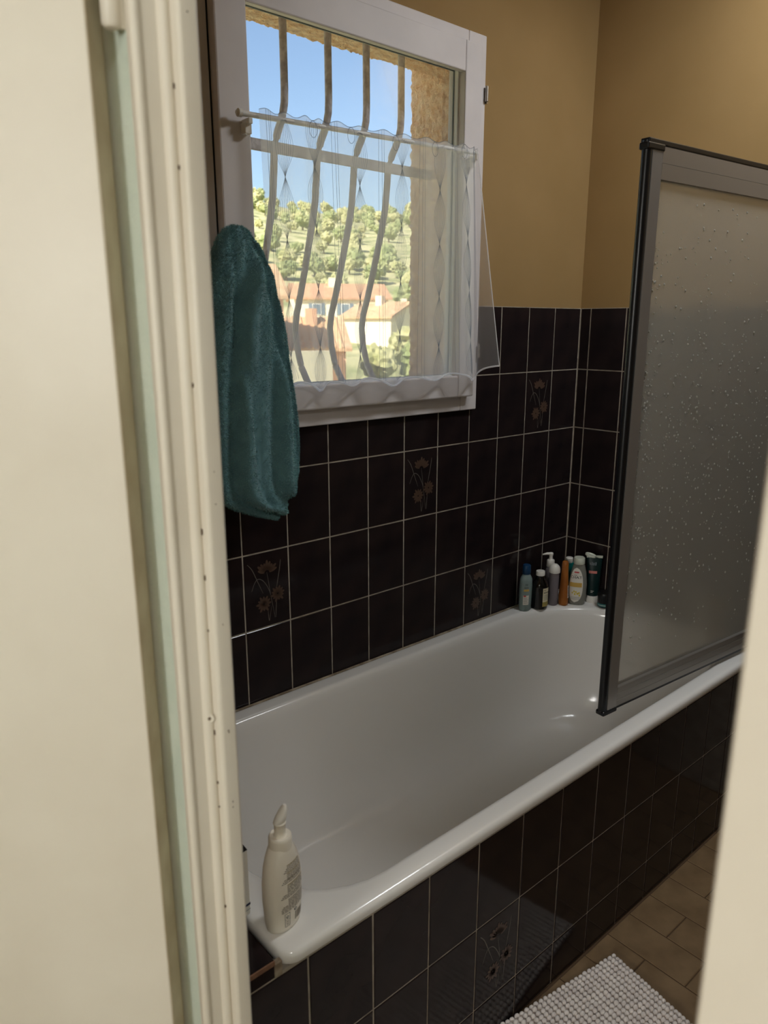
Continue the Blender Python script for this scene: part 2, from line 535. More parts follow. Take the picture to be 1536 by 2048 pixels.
# ---- tub apron (tiled masonry front) with the ledge beside the tub
AY = -0.738
ap = MB().box(-1.866, 0.0, AY + 0.0016, AY + 0.03, 0, 0.528)
struct(MB().box(-1.866, -1.752, AY + 0.031, 0.0, 0.0, 0.548).build('wall_ledge', M['grout']), 'masonry ledge beside the head of the bathtub', 'ledge')
apron = struct(ap.build('wall_apron', M['grout']), 'dark tiled front panel along the side of the bathtub', 'tub panel')
AXK = lambda k: -1.2884 + PW * k
for j in range(3):
    z1 = 0.5225 - PH * j - GW / 2
    z0 = max(0.5225 - PH * (j + 1) + GW / 2, 0.002)
    for k in range(-5, 10):
        x0, x1 = max(AXK(k) + GW / 2, -1.864), min(AXK(k + 1) - GW / 2, -0.002)
        if x1 - x0 < 0.01: continue
        place_tile(apron, (x0, AY, z0), 'x', x1 - x0, z1 - z0, (k, j) == (0, 1))
place_tile(apron, (-1.864, AY, 0.5225 + GW / 2), 'x', 0.108, 0.024)
MB().box(-1.865, -1.756, AY - 0.001, AY + 0.002, 0.5485, 0.5565).build('tile_edge', M['tileedge'], apron)
MB().box(-1.865, -1.756, AY + 0.0015, -0.002, 0.549, 0.5575).build('ledge_tile', M['tile'], apron, bevel=0.001)
MB().box(-1.7565, -1.742, AY - 0.0005, AY + 0.01, 0.5225, 0.549).build('corner_grout', M['sealant'], apron, bevel=0.002)

# ---- floor tiles (running bond, long side along y)
FX = 0.1012; FLN = 0.203
fm = {}
def ftile(w, l):
    k = (round(w, 4), round(l, 4))
    if k not in fm:
        b = 0.0015; t = 0.008
        v = [(0, 0, -t), (w, 0, -t), (w, l, -t), (0, l, -t), (0, 0, -b), (w, 0, -b), (w, l, -b), (0, l, -b), (b, b, 0), (w - b, b, 0), (w - b, l - b, 0), (b, l - b, 0)]
        f = [(3, 2, 1, 0)] + [q for i in range(4) for q in ((i, (i + 1) % 4, (i + 1) % 4 + 4, i + 4), (i + 4, (i + 1) % 4 + 4, (i + 1) % 4 + 8, i + 8))] + [(8, 9, 10, 11)]
        fm[k] = MB().add(v, f).mesh('tile', M['floortile'])
    return fm[k]
for r in range(-1, 13):
    x1 = -0.0785 - FX * (r - 1) - FX * 0.0
    x0 = x1 - FX
    par = r % 2
    y = -0.746 if True else 0
    # joints at -0.846 - n*L for even rows, shifted by half for odd rows
    j0 = -0.846 if par == 0 else -0.948
    ycuts = [AY - 0.004]
    yy = j0
    while yy < ycuts[0] - 0.02 - 0: 
        ycuts.append(yy); yy -= FLN
        if yy < -1.75: break
    xa, xb = max(x0, -1.82), min(x1, -0.004)
    if xb - xa < 0.01: continue
    for i in range(len(ycuts) - 1):
        o = link('tile', ftile(xb - xa - 0.003, ycuts[i] - ycuts[i + 1] - 0.003), floor)
        o.location = (xa + 0.0015, ycuts[i + 1] + 0.0015, random.uniform(-0.0005, 0.0002))

# ------------------------------------------------------------------ doorway
door = struct(empty('door_1', (-1.925, -0.85, 0)), 'cream painted doorway with moulded jamb and open door leaf', 'door')
def part(mb, name, m, parent, **kw):
    o = mb.build(name, m, None, **kw)
    o.parent = parent
    o.matrix_parent_inverse = parent.matrix_world.inverted() if parent.matrix_world != Matrix() else Matrix.Translation(-Vector(parent.location))
    return o
bpy.context.view_layer.update()
def extr(poly, z0, z1):
    return MB().rings([[(x, y, z0) for x, y in poly], [(x, y, z1) for x, y in poly]])
def arc(cx, cy, r, a0, a1, n=6):
    return [(cx + r * math.cos(R(a0 + (a1 - a0) * i / n)), cy + r * math.sin(R(a0 + (a1 - a0) * i / n))) for i in range(n + 1)]
# left jamb profile, room side to hall side
jl = [(-1.880, -0.850), (-1.880, -0.887)] + arc(-1.8838, -0.8869, 0.0038, 0, -90, 3) + [(-1.895, -0.8907)] + arc(-1.8965, -0.8864, 0.0043, 270, 180, 3)
jl += [(-1.9008, -0.8780)] + arc(-1.9056, -0.8745, 0.0052, 330, 200, 6) + [(-1.9115, -0.8735)]
jl += [(-1.9250, -0.8730)] + arc(-1.9302, -0.8705, 0.0052, 310, 90, 8) + [(-1.929, -0.850)]
part(extr(jl, 0, DZ), 'jamb', M['cream'], door, smooth=True, angle=35)
jr = [(-1.880, DYR - 0.016), (-1.880, DYR + 0.010), (-1.883, DYR + 0.013), (-1.898, DYR + 0.013), (-1.901, DYR + 0.010), (-1.901, DYR + 0.003), (-1.928, DYR + 0.003), (-1.934, DYR), (-1.9345, DYR - 0.07), (-1.930, DYR - 0.075), (-1.9288, DYR - 0.075), (-1.9288, DYR - 0.016)]
part(extr(jr, 0, DZ), 'jamb', M['cream'], door, bevel=0.002)
hd = MB().box(-1.929, -1.880, DYR - 0.016, -0.850, DZ, DZ + 0.03)
part(hd, 'head', M['cream'], door)
# leaf, open wide into the hall
PHI = R(131)
dv = Vector((-math.sin(PHI), -math.cos(PHI), 0)); nv = Vector((math.cos(PHI), -math.sin(PHI), 0))
Bc = Vector((-1.9345, -0.8105, 0))
def leafpt(a, t, z): return Bc + dv * a + nv * t + Vector((0, 0, z))
lf = MB()
c = [(0, 0), (0.58, 0), (0.58, 0.04), (0, 0.04)]
lf.rings([[leafpt(a, t, 0.01) for a, t in c], [leafpt(a, t, 2.09) for a, t in c]])
leaf = part(lf, 'leaf', M['cream'], door, bevel=0.0015)
le = MB()
c = [(-0.0006, 0.002), (0.004, 0.002), (0.004, 0.0385), (-0.0006, 0.0385)]
le.rings([[leafpt(a, t, 0.012) for a, t in c], [leafpt(a, t, 2.088) for a, t in c]])
part(le, 'leaf_edge', M['creamshade'], door)  # the edge's shade is put into its darker, mottled paint colour
for z in (1.745, 0.25):
    hg = MB()
    cx, cy = -1.9400, -0.8460
    hg.lathe([(z, 0.0), (z + 0.001, 0.006), (z + 0.004, 0.0085), (z + 0.058, 0.0085), (z + 0.06, 0.007), (z + 0.062, 0.0085), (z + 0.118, 0.0085), (z + 0.121, 0.005)], (cx, cy), 14)
    hg.box(cx, cx + 0.014, cy - 0.003, cy + 0.001, z + 0.002, z + 0.058)
    part(hg, 'hinge', M['cream'], door, smooth=True)
# flush screw heads and paint chips on the jamb
def screw(x, y, z, r=0.0052):
    s = MB()
    n = 12
    # disc facing -x/-y diagonal (towards the hall and the opening)
    d = Vector((-0.80, -0.60, 0)).normalized(); s1 = Vector((0, 0, 1)); s2 = d.cross(s1)
    rs = []
    for off, rr in ((0.0, r), (0.0012, r), (0.0014, r * 0.75), (0.0006, r * 0.7)):
        rs.append([Vector((x, y, z)) + d * off + (s1 * math.cos(2 * math.pi * i / n) + s2 * math.sin(2 * math.pi * i / n)) * rr for i in range(n)])
    s.rings(rs)
    return s
for z in (1.84, 1.085):
    part(screw(-1.9055, -0.8785, z), 'screw', M['cream'], door, smooth=True)
    part(screw(-1.9067, -0.8794, z, 0.0016), 'screw_recess', M['chip'], door)
chips = MB()
for i in range(12):
    z = random.uniform(0.75, 2.0); w = random.uniform(0.0006, 0.0018); hh = random.uniform(0.001, 0.007)
    chips.box(-1.9012 - w, -1.9000, -0.8795, -0.8775, z, z + hh)
for i in range(9):
    z = random.uniform(0.8, 1.9); w = random.uniform(0.0005, 0.0012)
    chips.box(-1.890 - w * 1.5, -1.890, -0.8909, -0.8900, z, z + random.uniform(0.0008, 0.003))
ch = part(chips, 'paint_chips', M['chip'], door)
ch['kind'] = 'stuff'

# ------------------------------------------------------------------ window
win = struct(empty('window_1', (-0.975, 0, WZ0)), 'white painted wooden window looking out on a hillside', 'window')
bpy.context.view_layer.update()
def frame_boxes(x0, x1, z0, z1, w, y0, y1, mb=None, wb=None, wt=None):
    mb = mb or MB(); wb = wb or w; wt = wt or w
    mb.box(x0, x0 + w, y0, y1, z0, z1).box(x1 - w, x1, y0, y1, z0, z1)
    mb.box(x0 + w, x1 - w, y0, y1, z0, z0 + wb).box(x0 + w, x1 - w, y0, y1, z1 - wt, z1)
    return mb
part(MB().box(WX0, WX0 + 0.07, -0.015, 0.06, WZ0, WZ1), 'outer_frame_stile', M['wpaint'], win, bevel=0.003)
part(MB().box(WX1 - 0.07, WX1, -0.015, 0.06, WZ0, WZ1), 'outer_frame_stile', M['wpaint'], win, bevel=0.003)
part(MB().box(WX0 + 0.07, WX1 - 0.07, -0.0145, 0.06, WZ0, WZ0 + 0.06), 'outer_frame_rail', M['wpaint'], win, bevel=0.003)
part(MB().box(WX0 + 0.07, WX1 - 0.07, -0.0145, 0.06, WZ1 - 0.06, WZ1), 'outer_frame_rail', M['wpaint'], win, bevel=0.003)
SX0, SX1, SZ0, SZ1 = -1.387, -0.578, 1.293, 2.226
GX0, GX1, GZ0, GZ1 = -1.310, -0.643, 1.355, 2.150
part(MB().box(SX0, GX0, -0.04, 0.02, SZ0, SZ1), 'sash_stile', M['wpaint'], win, bevel=0.004)
part(MB().box(GX1, SX1, -0.04, 0.02, SZ0, SZ1), 'sash_stile', M['wpaint'], win, bevel=0.004)
part(MB().box(GX0, GX1, -0.0395, 0.02, SZ0, GZ0), 'sash_rail', M['wpaint'], win, bevel=0.004)
part(MB().box(GX0, GX1, -0.0395, -0.022, GZ1, SZ1).box(GX0, GX1, -0.022, 0.02, GZ1 + 0.014, SZ1), 'sash_rail', M['wpaint'], win, bevel=0.003)
part(MB().box(SX0 - 0.004, SX0 - 0.0005, -0.016, -0.005, SZ0, SZ1), 'gap_shadow_strip', M['rubber'], win)  # black strip painting the shadow in the gap between frame and sash
bm_ = MB()
frame_boxes(GX0 - 0.007, GX1 + 0.004, GZ0 - 0.007, GZ1 + 0.018, 0.009, -0.016, -0.001, bm_)
part(bm_, 'glazing_bead', M['bead'], win, bevel=0.0015)
gk = MB(); frame_boxes(GX0 + 0.001, GX1 - 0.004, GZ0 + 0.001, GZ1 + 0.010, 0.003, -0.0025, 0.0015, gk)
part(gk, 'gasket', M['gasket'], win)
part(MB().box(GX0 - 0.001, GX1 + 0.001, 0.0015, 0.0055, GZ0 - 0.001, GZ1 + 0.013), 'glass_pane', M['glass'], win)
for z in (2.095, 1.40):
    hg = MB().box(WX1 + 0.0005, WX1 + 0.006, -0.020, -0.004, z, z + 0.045)
    hg.tube([(WX1 - 0.002, -0.022, z + 0.004), (WX1 - 0.002, -0.022, z + 0.041)], 0.0048, 10)
    part(hg, 'window_hinge', M['chrome'], win, smooth=True)
hn = MB().box(-1.395, -1.355, -0.052, -0.0405, 1.55, 1.675).tube([(-1.374, -0.05, 1.66), (-1.374, -0.085, 1.66)], 0.008, 10).tube([(-1.374, -0.085, 1.66), (-1.376, -0.088, 1.58)], 0.008, 10)
part(hn, 'window_handle', M['chrome'], win, bevel=0.002)

# facade and stuccoed reveal outside
YW = 0.226; RXR, RXL, RZT, RZB = -0.600, -1.372, 2.2195, 1.325
fc = MB()
fc.box(RXR + 0.012, 2.4, 0.092, YW - 0.008, -4, 4.2).box(-3.6, RXL - 0.012, 0.092, YW - 0.008, -4, 4.2)
fc.box(RXL - 0.012, RXR + 0.012, 0.092, YW - 0.008, RZT + 0.012, 4.2).box(RXL - 0.012, RXR + 0.012, 0.092, YW - 0.008, -4, RZB - 0.02)
fac = struct(fc.build('wall_facade', M['stucco']), 'orange rough stucco facade around the window opening', 'facade')
def stucco_strip(name, path, lo, hi, n, fn):
    """path: list of 2-D points, displaced along the normal; fn(p2d, s) -> 3-D"""
    q = []
    for i in range(len(path) - 1):
        a, b = Vector(path[i]), Vector(path[i + 1]); m = max(2, int((b - a).length / 0.004))
        for k in range(m): q.append(a.lerp(b, k / m))
    q.append(Vector(path[-1]))
    nr = []
    for i in range(len(q)):
        t = q[min(i + 1, len(q) - 1)] - q[max(i - 1, 0)]; nr.append(Vector((t.y, -t.x)).normalized())
    rows = []
    for k in range(n + 1):
        s = lo + (hi - lo) * k / n; row = []
        for p, nn in zip(q, nr):
            P3 = Vector(fn(p, s))
            d = 0.0038 * noise.noise(P3 * 55) + 0.0052 * noise.noise(Vector((P3.x * 130, P3.y * 130, P3.z * 85))) + 0.0020 * noise.noise(P3 * 24)
            row.append(fn(p + nn * d, s))
        rows.append(row)
    mb = MB().rings(rows, closed=False, cap0=False, cap1=False)
    o = mb.build(name, M['stucco'], fac, smooth=True, angle=80)
    return o
stucco_strip('stucco_reveal', [(RXR, 0.062), (RXR, YW - 0.012), (RXR + 0.003, YW - 0.004), (RXR + 0.012, YW), (RXR + 0.25, YW)], RZB - 0.03, RZT + 0.01, 230, lambda p, s: (p.x, p.y, s))
stucco_strip('stucco_reveal', [(RXL - 0.25, YW), (RXL - 0.012, YW), (RXL - 0.003, YW - 0.004), (RXL, YW - 0.012), (RXL, 0.062)], RZB - 0.03, RZT + 0.01, 100, lambda p, s: (p.x, p.y, s))
stucco_strip('stucco_lintel', [(YW, RZT + 0.25), (YW, RZT + 0.012), (YW - 0.004, RZT + 0.003), (YW - 0.012, RZT), (0.062, RZT)], RXL - 0.25, RXR + 0.25, 190, lambda p, s: (s, p.x, p.y))
MB().box(RXL - 0.03, RXR + 0.03, 0.062, YW + 0.03, RZB - 0.03, RZB).build('outer_sill', M['sealant'], fac, bevel=0.004)

# wrought iron grille, bellied bars
grille = empty('window_grille', (-0.97, 0.1327, 1.34))
tag(grille, 'grey wrought iron grille with four bellied bars outside the window', 'window grille')
bpy.context.view_layer.update()
ZP = [1.20, 1.30, 1.3406, 1.3779, 1.4316, 1.4887, 1.5294, 1.5815, 1.6558, 1.7694, 1.8242, 1.8868, 1.92, 1.945, 1.9693, 1.99, 2.0107, 2.03, 2.06, 2.25]
YP = [0.155, 0.225, 0.261, 0.2876, 0.306, 0.3130, 0.3045, 0.283, 0.2554, 0.2165, 0.2010, 0.1925, 0.189, 0.182, 0.1693, 0.153, 0.1415, 0.135, 0.1327, 0.1327]
for x in (-1.2325, -1.1044, -0.9696, -0.8434, -0.7185):
    zz = sorted(set(list(np.linspace(1.20, 2.235, 46)) + ZP[1:-1]))
    part(MB().tube([(x, interp(z, ZP, YP), z) for z in zz], 0.0098, 10), 'bar', M['iron'], grille, smooth=True)
part(MB().box(RXL - 0.02, RXR + 0.02, 0.130, 0.138, 1.9095, 1.9365), 'cross_bar', M['iron'], grille, bevel=0.002)
part(MB().box(RXL - 0.02, RXR + 0.02, 0.150, 0.158, 1.2, 1.226), 'cross_bar', M['iron'], grille, bevel=0.002)

# ------------------------------------------------------------------ bathtub
def rrect(x0, x1, y0, y1, rs, z, nc=8, ne=(14, 8)):
    """rounded rectangle ring, corners: (x1,y0),(x1,y1),(x0,y1),(x0,y0) with radii rs"""
    cs = [(x1, y0, 1, -1, -90), (x1, y1, 1, 1, 0), (x0, y1, -1, 1, 90), (x0, y0, -1, -1, 180)]
    arcs = []
    for (cx, cy, sx, sy, a0), r in zip(cs, rs):
        ox, oy = cx - sx * r, cy - sy * r
        arcs.append([(ox + r * math.cos(R(a0 + 90 * i / nc)), oy + r * math.sin(R(a0 + 90 * i / nc))) for i in range(nc + 1)])
    pts = []
    for i in range(4):
        a = arcs[i]; b = arcs[(i + 1) % 4]; pts += a
        n = ne[1] if i % 2 == 0 else ne[0]
        for k in range(1, n):
            t = k / n; pts.append((a[-1][0] + (b[0][0] - a[-1][0]) * t, a[-1][1] + (b[0][1] - a[-1][1]) * t))
    tilt = lambda y: -0.019 * (y + 0.74) / 0.74
    return [(x, y, z + tilt(y)) for x, y in pts]
TX0, TX1, TY0, TY1 = -1.744, -0.003, -0.747, -0.003
def outer(i, z): return rrect(TX0 + i, TX1 - i, TY0 + i, TY1 - i, [max(0.018 - i, 0.004)] * 3 + [max(0.03 - i, 0.006)], z)
BX0, BX1, BY0, BY1 = -1.690, -0.042, -0.703, -0.052
def basin(iL, iR, iF, iB, z, r):
    return rrect(BX0 + iL, BX1 - iR, BY0 + iF, BY1 - iB, [r * 1.02, r * 1.38, r * 0.9, r * 0.8], z)
rs = [outer(0.012, 0.535), outer(0.002, 0.5345), outer(0, 0.537), outer(0, 0.5475), outer(0.0015, 0.552), outer(0.005, 0.5555), outer(0.010, 0.5568), outer(0.016, 0.5572)]
rs += [basin(-0.006, -0.006, -0.006, -0.006, 0.5570, 0.235), basin(0, 0, 0, 0, 0.5560, 0.235), basin(0.006, 0.005, 0.005, 0.005, 0.5525, 0.235), basin(0.012, 0.010, 0.010, 0.010, 0.546, 0.235), basin(0.020, 0.014, 0.014, 0.014, 0.53, 0.235),
       basin(0.036, 0.020, 0.019, 0.019, 0.49, 0.23), basin(0.075, 0.032, 0.028, 0.028, 0.40, 0.22), basin(0.125, 0.048, 0.040, 0.040, 0.30, 0.205), basin(0.165, 0.066, 0.056, 0.056, 0.235, 0.19),
       basin(0.20, 0.090, 0.078, 0.078, 0.195, 0.175), basin(0.24, 0.125, 0.110, 0.110, 0.172, 0.15), basin(0.29, 0.17, 0.155, 0.155, 0.163, 0.12), basin(0.36, 0.24, 0.225, 0.225, 0.158, 0.08)]
tub = empty('bathtub', (-0.87, -0.375, 0.16))
tag(tub, 'long white enamel bathtub built in behind the dark tiled panel', 'bathtub')
bpy.context.view_layer.update()
part(MB().rings(rs, True, False, True), 'shell', M['enamel'], tub, smooth=True, angle=60)
dr = MB().lathe([(0.1485, 0.034), (0.1505, 0.034), (0.152, 0.030), (0.150, 0.022), (0.1475, 0.018)], (-0.36, -0.375), 24)
part(dr, 'drain', M['chrome'], tub, smooth=True)
part(MB().box(-1.745, -0.003, -0.0062, -0.0008, 0.5335, 0.5400), 'seal_bead', M['sealant'], tub, bevel=0.002)
RIMZ = lambda y: 0.5565 - 0.019 * (y + 0.74) / 0.74

# ------------------------------------------------------------------ shower screen
SA = Vector((-0.752, -0.6520, 0)); SB = Vector((-0.030, -0.7165, 0))
sd = (SB - SA).normalized(); sn = Vector((sd.y, -sd.x, 0))   # sn towards the camera
if sn.y > 0: sn = -sn
SL = (SB - SA).length
scr = empty('shower_screen', (SB.x, SB.y, 0.57))
tag(scr, 'hinged bath screen of frosted wet panel in a silver frame with black seal', 'shower screen')
bpy.context.view_layer.update()
def sbox(a0, a1, t0, t1, z0, z1, mb=None):
    mb = mb or MB()
    c = [(a0, t0), (a1, t0), (a1, t1), (a0, t1)]
    return mb.rings([[SA + sd * a + sn * t + Vector((0, 0, z)) for a, t in c] for z in (z0, z1)])
S0, S1 = 0.572, 1.868
# black bulb seal on the free edge
pts = []
sm = MB().tube([SA + sd * 0.004 + Vector((0, 0, z)) for z in (S0 - 0.004, S1 - 0.004)], 0.0105, 12)
part(sm, 'edge_seal', M['rubber'], scr, smooth=True)
def grooved(a0, a1, z0, z1, vertical=True, n=4):
    """extruded aluminium profile with shallow grooves"""
    mb = MB()
    if vertical:
        w = a1 - a0; prof = []
        for i in range(n):
            s = a0 + w * i / n; e = a0 + w * (i + 1) / n
            prof += [(s, 0.0095), (e - 0.0012, 0.0105), (e - 0.0006, 0.0085)]
        prof += [(a1, 0.0095), (a1, -0.010), (a0, -0.010)]
        mb.rings([[SA + sd * a + sn * t + Vector((0, 0, z)) for a, t in prof] for z in (z0, z1)])
    else:
        h = z1 - z0; prof = []
        for i in range(n):
            s = z0 + h * i / n; e = z0 + h * (i + 1) / n
            prof += [(s, 0.0095), (e - 0.0012, 0.0105), (e - 0.0006, 0.0085)]
        prof += [(z1, 0.0095), (z1, -0.010), (z0, -0.010)]
        mb.rings([[SA + sd * a + sn * t + Vector((0, 0, z)) for z, t in prof] for a in (a0, a1)])
    return mb
part(grooved(0.012, 0.046, S0, S1 - 0.012), 'stile', M['alu'], scr)
part(grooved(SL - 0.030, SL, S0, S1 - 0.012), 'stile', M['alu'], scr)
part(grooved(0.046, SL - 0.030, S1 - 0.075, S1 - 0.011, False, 2), 'rail', M['alu2'], scr)
part(grooved(0.046, SL - 0.030, S0 + 0.004, S0 + 0.056, False, 3), 'rail', M['alu2'], scr)
part(sbox(-0.004, SL, -0.011, 0.011, S1 - 0.011, S1), 'top_seal', M['rubber'], scr, bevel=0.002)
part(sbox(0.046, SL, -0.003, 0.003, S0 - 0.008, S0 + 0.005), 'bottom_seal', M['rubber'], scr)
part(sbox(-0.006, 0.047, -0.012, 0.0125, S0 - 0.008, S0 + 0.004), 'corner_cap', M['rubber'], scr, bevel=0.003)
part(sbox(-0.008, 0.050, -0.012, 0.0125, S1 - 0.022, S1 - 0.008), 'corner_cap', M['rubber'], scr, bevel=0.003)
part(sbox(0.044, SL - 0.028, -0.0015, 0.0015, S0 + 0.05, S1 - 0.07), 'panel', M['frost'], scr)
part(sbox(SL - 0.0335, SL - 0.030, -0.006, 0.012, S0 + 0.05, S1 - 0.07), 'pane_gasket', M['bead'], scr)
part(sbox(SL + 0.0, SL + 0.022, -0.012, 0.012, S0 - 0.008, S1), 'hinge_profile', M['rubber'], scr, bevel=0.003)
# drops on the panel, denser low and to the left
dm = MB()
def drop(a, z, r):
    n = 7; rs_ = []
    for h, k in ((0.0, 1.0), (0.45, 0.85), (0.8, 0.5)):
        rs_.append([SA + sd * (a + r * k * math.cos(2 * math.pi * i / n)) + sn * (0.0016 + h * r * 0.7) + Vector((0, 0, z + r * k * 1.15 * math.sin(2 * math.pi * i / n))) for i in range(n)])
    dm.rings(rs_, True, False, True)
nd = 0
while nd < 1100:
    a = 0.05 + (SL - 0.09) * random.random() ** 1.35; z = S0 + 0.10 + (S1 - S0 - 0.2) * random.random()
    t = (z - S0) / (S1 - S0)
    streak = 0.5 + 0.5 * math.sin(a * 95 + 1.7 * math.sin(a * 31)) 
    keep = (0.25 + 0.75 * streak) * max(0.04, 1 - abs(t - 0.52) * 2.1) * (0.35 + 0.65 * (noise.noise(Vector((a * 14, z * 5, 3))) * 0.5 + 0.5))
    if random.random() < keep:
        drop(a, z, random.choice((0.0012, 0.0015, 0.0019, 0.0024, 0.0029)))
        nd += 1
dro = part(dm, 'water_drops', M['drop'], scr, smooth=True)
dro['kind'] = 'stuff'

# ------------------------------------------------------------------ curtain rod and curtain
rod = empty('curtain_rod', (-1.335, -0.066, 1.935)); tag(rod, 'thin white rod across the window carrying the half curtain', 'curtain rod')
bpy.context.view_layer.update()
RP0, RP1 = Vector((-1.345, -0.064, 1.928)), Vector((-0.618, -0.064, 1.950))
part(MB().tube([RP0, RP1], 0.0058, 12), 'pole', M['rodwhite'], rod, smooth=True)
part(MB().lathe([(0, 0.005), (0.002, 0.0085), (0.010, 0.0085), (0.014, 0.004)], (0, 0), 12), 'finial', M['whiteplastic'], rod, smooth=True)
fin = [o for o in rod.children if o.name.startswith('finial')][0]
fin.matrix_parent_inverse = Matrix(); fin.location = (RP0.x + 1.335, 0.002, RP0.z - 1.935); fin.rotation_euler = (0, R(-90), 0)
for rp in (Vector((-1.330, -0.064, 1.922)), Vector((-0.625, -0.064, 1.944))):
    b = MB().box(rp.x - 0.006, rp.x + 0.010, -0.060, -0.0405, rp.z - 0.030, rp.z - 0.008).box(rp.x - 0.003, rp.x + 0.007, -0.070, -0.0405, rp.z - 0.012, rp.z - 0.0005)
    part(b, 'bracket', M['whiteplastic'], rod, bevel=0.0015)

# fabric coordinate s (0..1) -> x at the top / at the bottom (folds pull it in towards the right end)
SS = [0.0, 0.02, 0.16, 0.33, 0.50, 0.66, 0.80, 0.92, 0.97, 1.0]
XT_ = [-1.310, -1.294, -1.205, -1.120, -0.978, -0.840, -0.718, -0.640, -0.632, -0.628]
XBm = [-1.300, -1.290, -1.205, -1.115, -0.985, -0.850, -0.706, -0.598, -0.575, -0.552]
def curt(s, t):
    """t = 0 top edge, 1 bottom edge"""
    x = interp(s, SS, XT_) * (1 - t) + interp(s, SS, XBm) * t
    ph = s * 2 * math.pi * 6
    amp = 0.0028 + 0.0048 * t
    y = -0.071 - amp * (math.sin(ph + 0.6) + 0.35 * math.sin(2.0 * ph + 1.1)) - 0.006 * t
    if s > 0.80: y -= 0.012 * t * math.sin((s - 0.80) / 0.20 * math.pi * 2.5)
    if s > 0.92: y += (s - 0.92) / 0.08 * (-0.018 * t)
    ztop = 1.9385 + 0.0035 * math.sin(ph * 2) + (x + 1.345) * 0.030
    # tabs stand a little higher
    zbot = 1.3555 + 0.0085 * math.sin(ph + 2.4) + 0.004 * math.sin(ph * 0.5)
    if s > 0.9: zbot += (s - 0.9) * 0.22
    x += 0.004 * t * math.sin(ph * 1.0 + 0.3)
    return Vector((x, y, ztop + (zbot - ztop) * t))
cur = empty('curtain', (-0.97, -0.07, 1.36)); tag(cur, 'short white sheer voile curtain with embroidered leaves on the window', 'curtain')
bpy.context.view_layer.update()
NS, NT = 220, 44
rows = [[curt(i / NS, j / NT) for i in range(NS + 1)] for j in range(NT + 1)]
part(MB().rings(rows, False, False, False), 'voile_panel', M['sheer'], cur, smooth=True, angle=180)
def ribbon3(pts, w, mb, off=0.0012):
    n = len(pts); L = []; Q = []
    for i, p in enumerate(pts):
        t = (pts[min(i + 1, n - 1)] - pts[max(i - 1, 0)]).normalized()
        sdv = t.cross(Vector((0, 1, 0))).normalized() * w
        q = p + Vector((0, -off, 0)); L.append(q - sdv); Q.append(q + sdv)
    mb.add(L + Q, [(i, i + 1, n + i + 1, n + i) for i in range(n - 1)])
hem = MB(); hem.tube([curt(i / NS, 1.0) for i in range(NS + 1)], 0.0028, 6)
hem.tube([curt(1.0, j / NT) for j in range(NT + 1)], 0.0014, 6)
part(hem, 'hem', M['hem'], cur, smooth=True)
tph = MB(); ribbon3([curt(i / NS, 0.0) for i in range(NS + 1)], 0.0008, tph)
part(tph, 'top_edge', M['thread'], cur)
# double lines
LINES = [0.02, 0.33, 0.50, 0.66, 0.80, 0.92]
for s in LINES:
    mb = MB()
    for ds in (0.0, 0.011, 0.019):
        ribbon3([curt(s + ds, j / 40) for j in range(41)], 0.0006, mb)
    part(mb, 'woven_stripe', M['thread'], cur)
# leaf chains
for s0, t0 in ((0.095, 0.22), (0.235, 0.16), (0.435, 0.22), (0.595, 0.13), (0.745, 0.19), (0.865, 0.16)):
    mb = MB(); HL = 0.222; t = t0 - HL
    ds = 0.022 / max(0.4, (curt(s0 + 0.02, 0.5).x - curt(s0 - 0.02, 0.5).x) / 0.04)
    while t < 0.99:
        for k in range(-4, 5):
            pts = []
            for i in range(19):
                tt = t + HL * i / 18
                if tt < 0.012 or tt > 0.985: continue
                pts.append(curt(s0 + ds * (k / 4) * math.sin(math.pi * i / 18) ** 1.15, tt))
            if len(pts) > 2: ribbon3(pts, 0.00052, mb)
        t += HL
    part(mb, 'embroidered_leaf_chain', M['thread'], cur)
# eyelets where the rod passes, and the tabs in front of the rod
for s in (0.23, 0.40, 0.565, 0.72, 0.855):
    mb = MB(); c = curt(s, 0.030)
    ring = []
    for i in range(25):
        a = 2 * math.pi * i / 24
        ring.append(c + Vector((0.0105 * math.cos(a), -0.002, 0.017 * math.sin(a))))
    ribbon3(ring, 0.0008, mb)
    part(mb, 'eyelet', M['thread'], cur)

# ------------------------------------------------------------------ teal towel on the window handle
tw = empty('towel', (-1.37, -0.09, 1.07)); tag(tw, 'fluffy teal towel hanging from the window handle', 'towel')
bpy.context.view_layer.update()
TZ = [1.055, 1.062, 1.075, 1.095, 1.12, 1.16, 1.22, 1.28, 1.34, 1.40, 1.47, 1.54, 1.60, 1.64, 1.67, 1.69, 1.70]
TR = [-1.319, -1.314, -1.307, -1.299, -1.276, -1.256, -1.2530, -1.2550, -1.2610, -1.2680, -1.2790, -1.2920, -1.3080, -1.3260, -1.3450, -1.362, -1.378]
TL = [-1.325, -1.345, -1.385, -1.435, -1.472, -1.487, -1.490, -1.492, -1.494, -1.494, -1.490, -1.482, -1.470, -1.456, -1.440, -1.424, -1.400]
FO = [-1.311, -1.305, -1.298, -1.290, -1.272, -1.266, -1.2705, -1.280, -1.290, -1.301, -1.316, -1.331, -1.345, -1.354, -1.362, -1.370, -1.386]
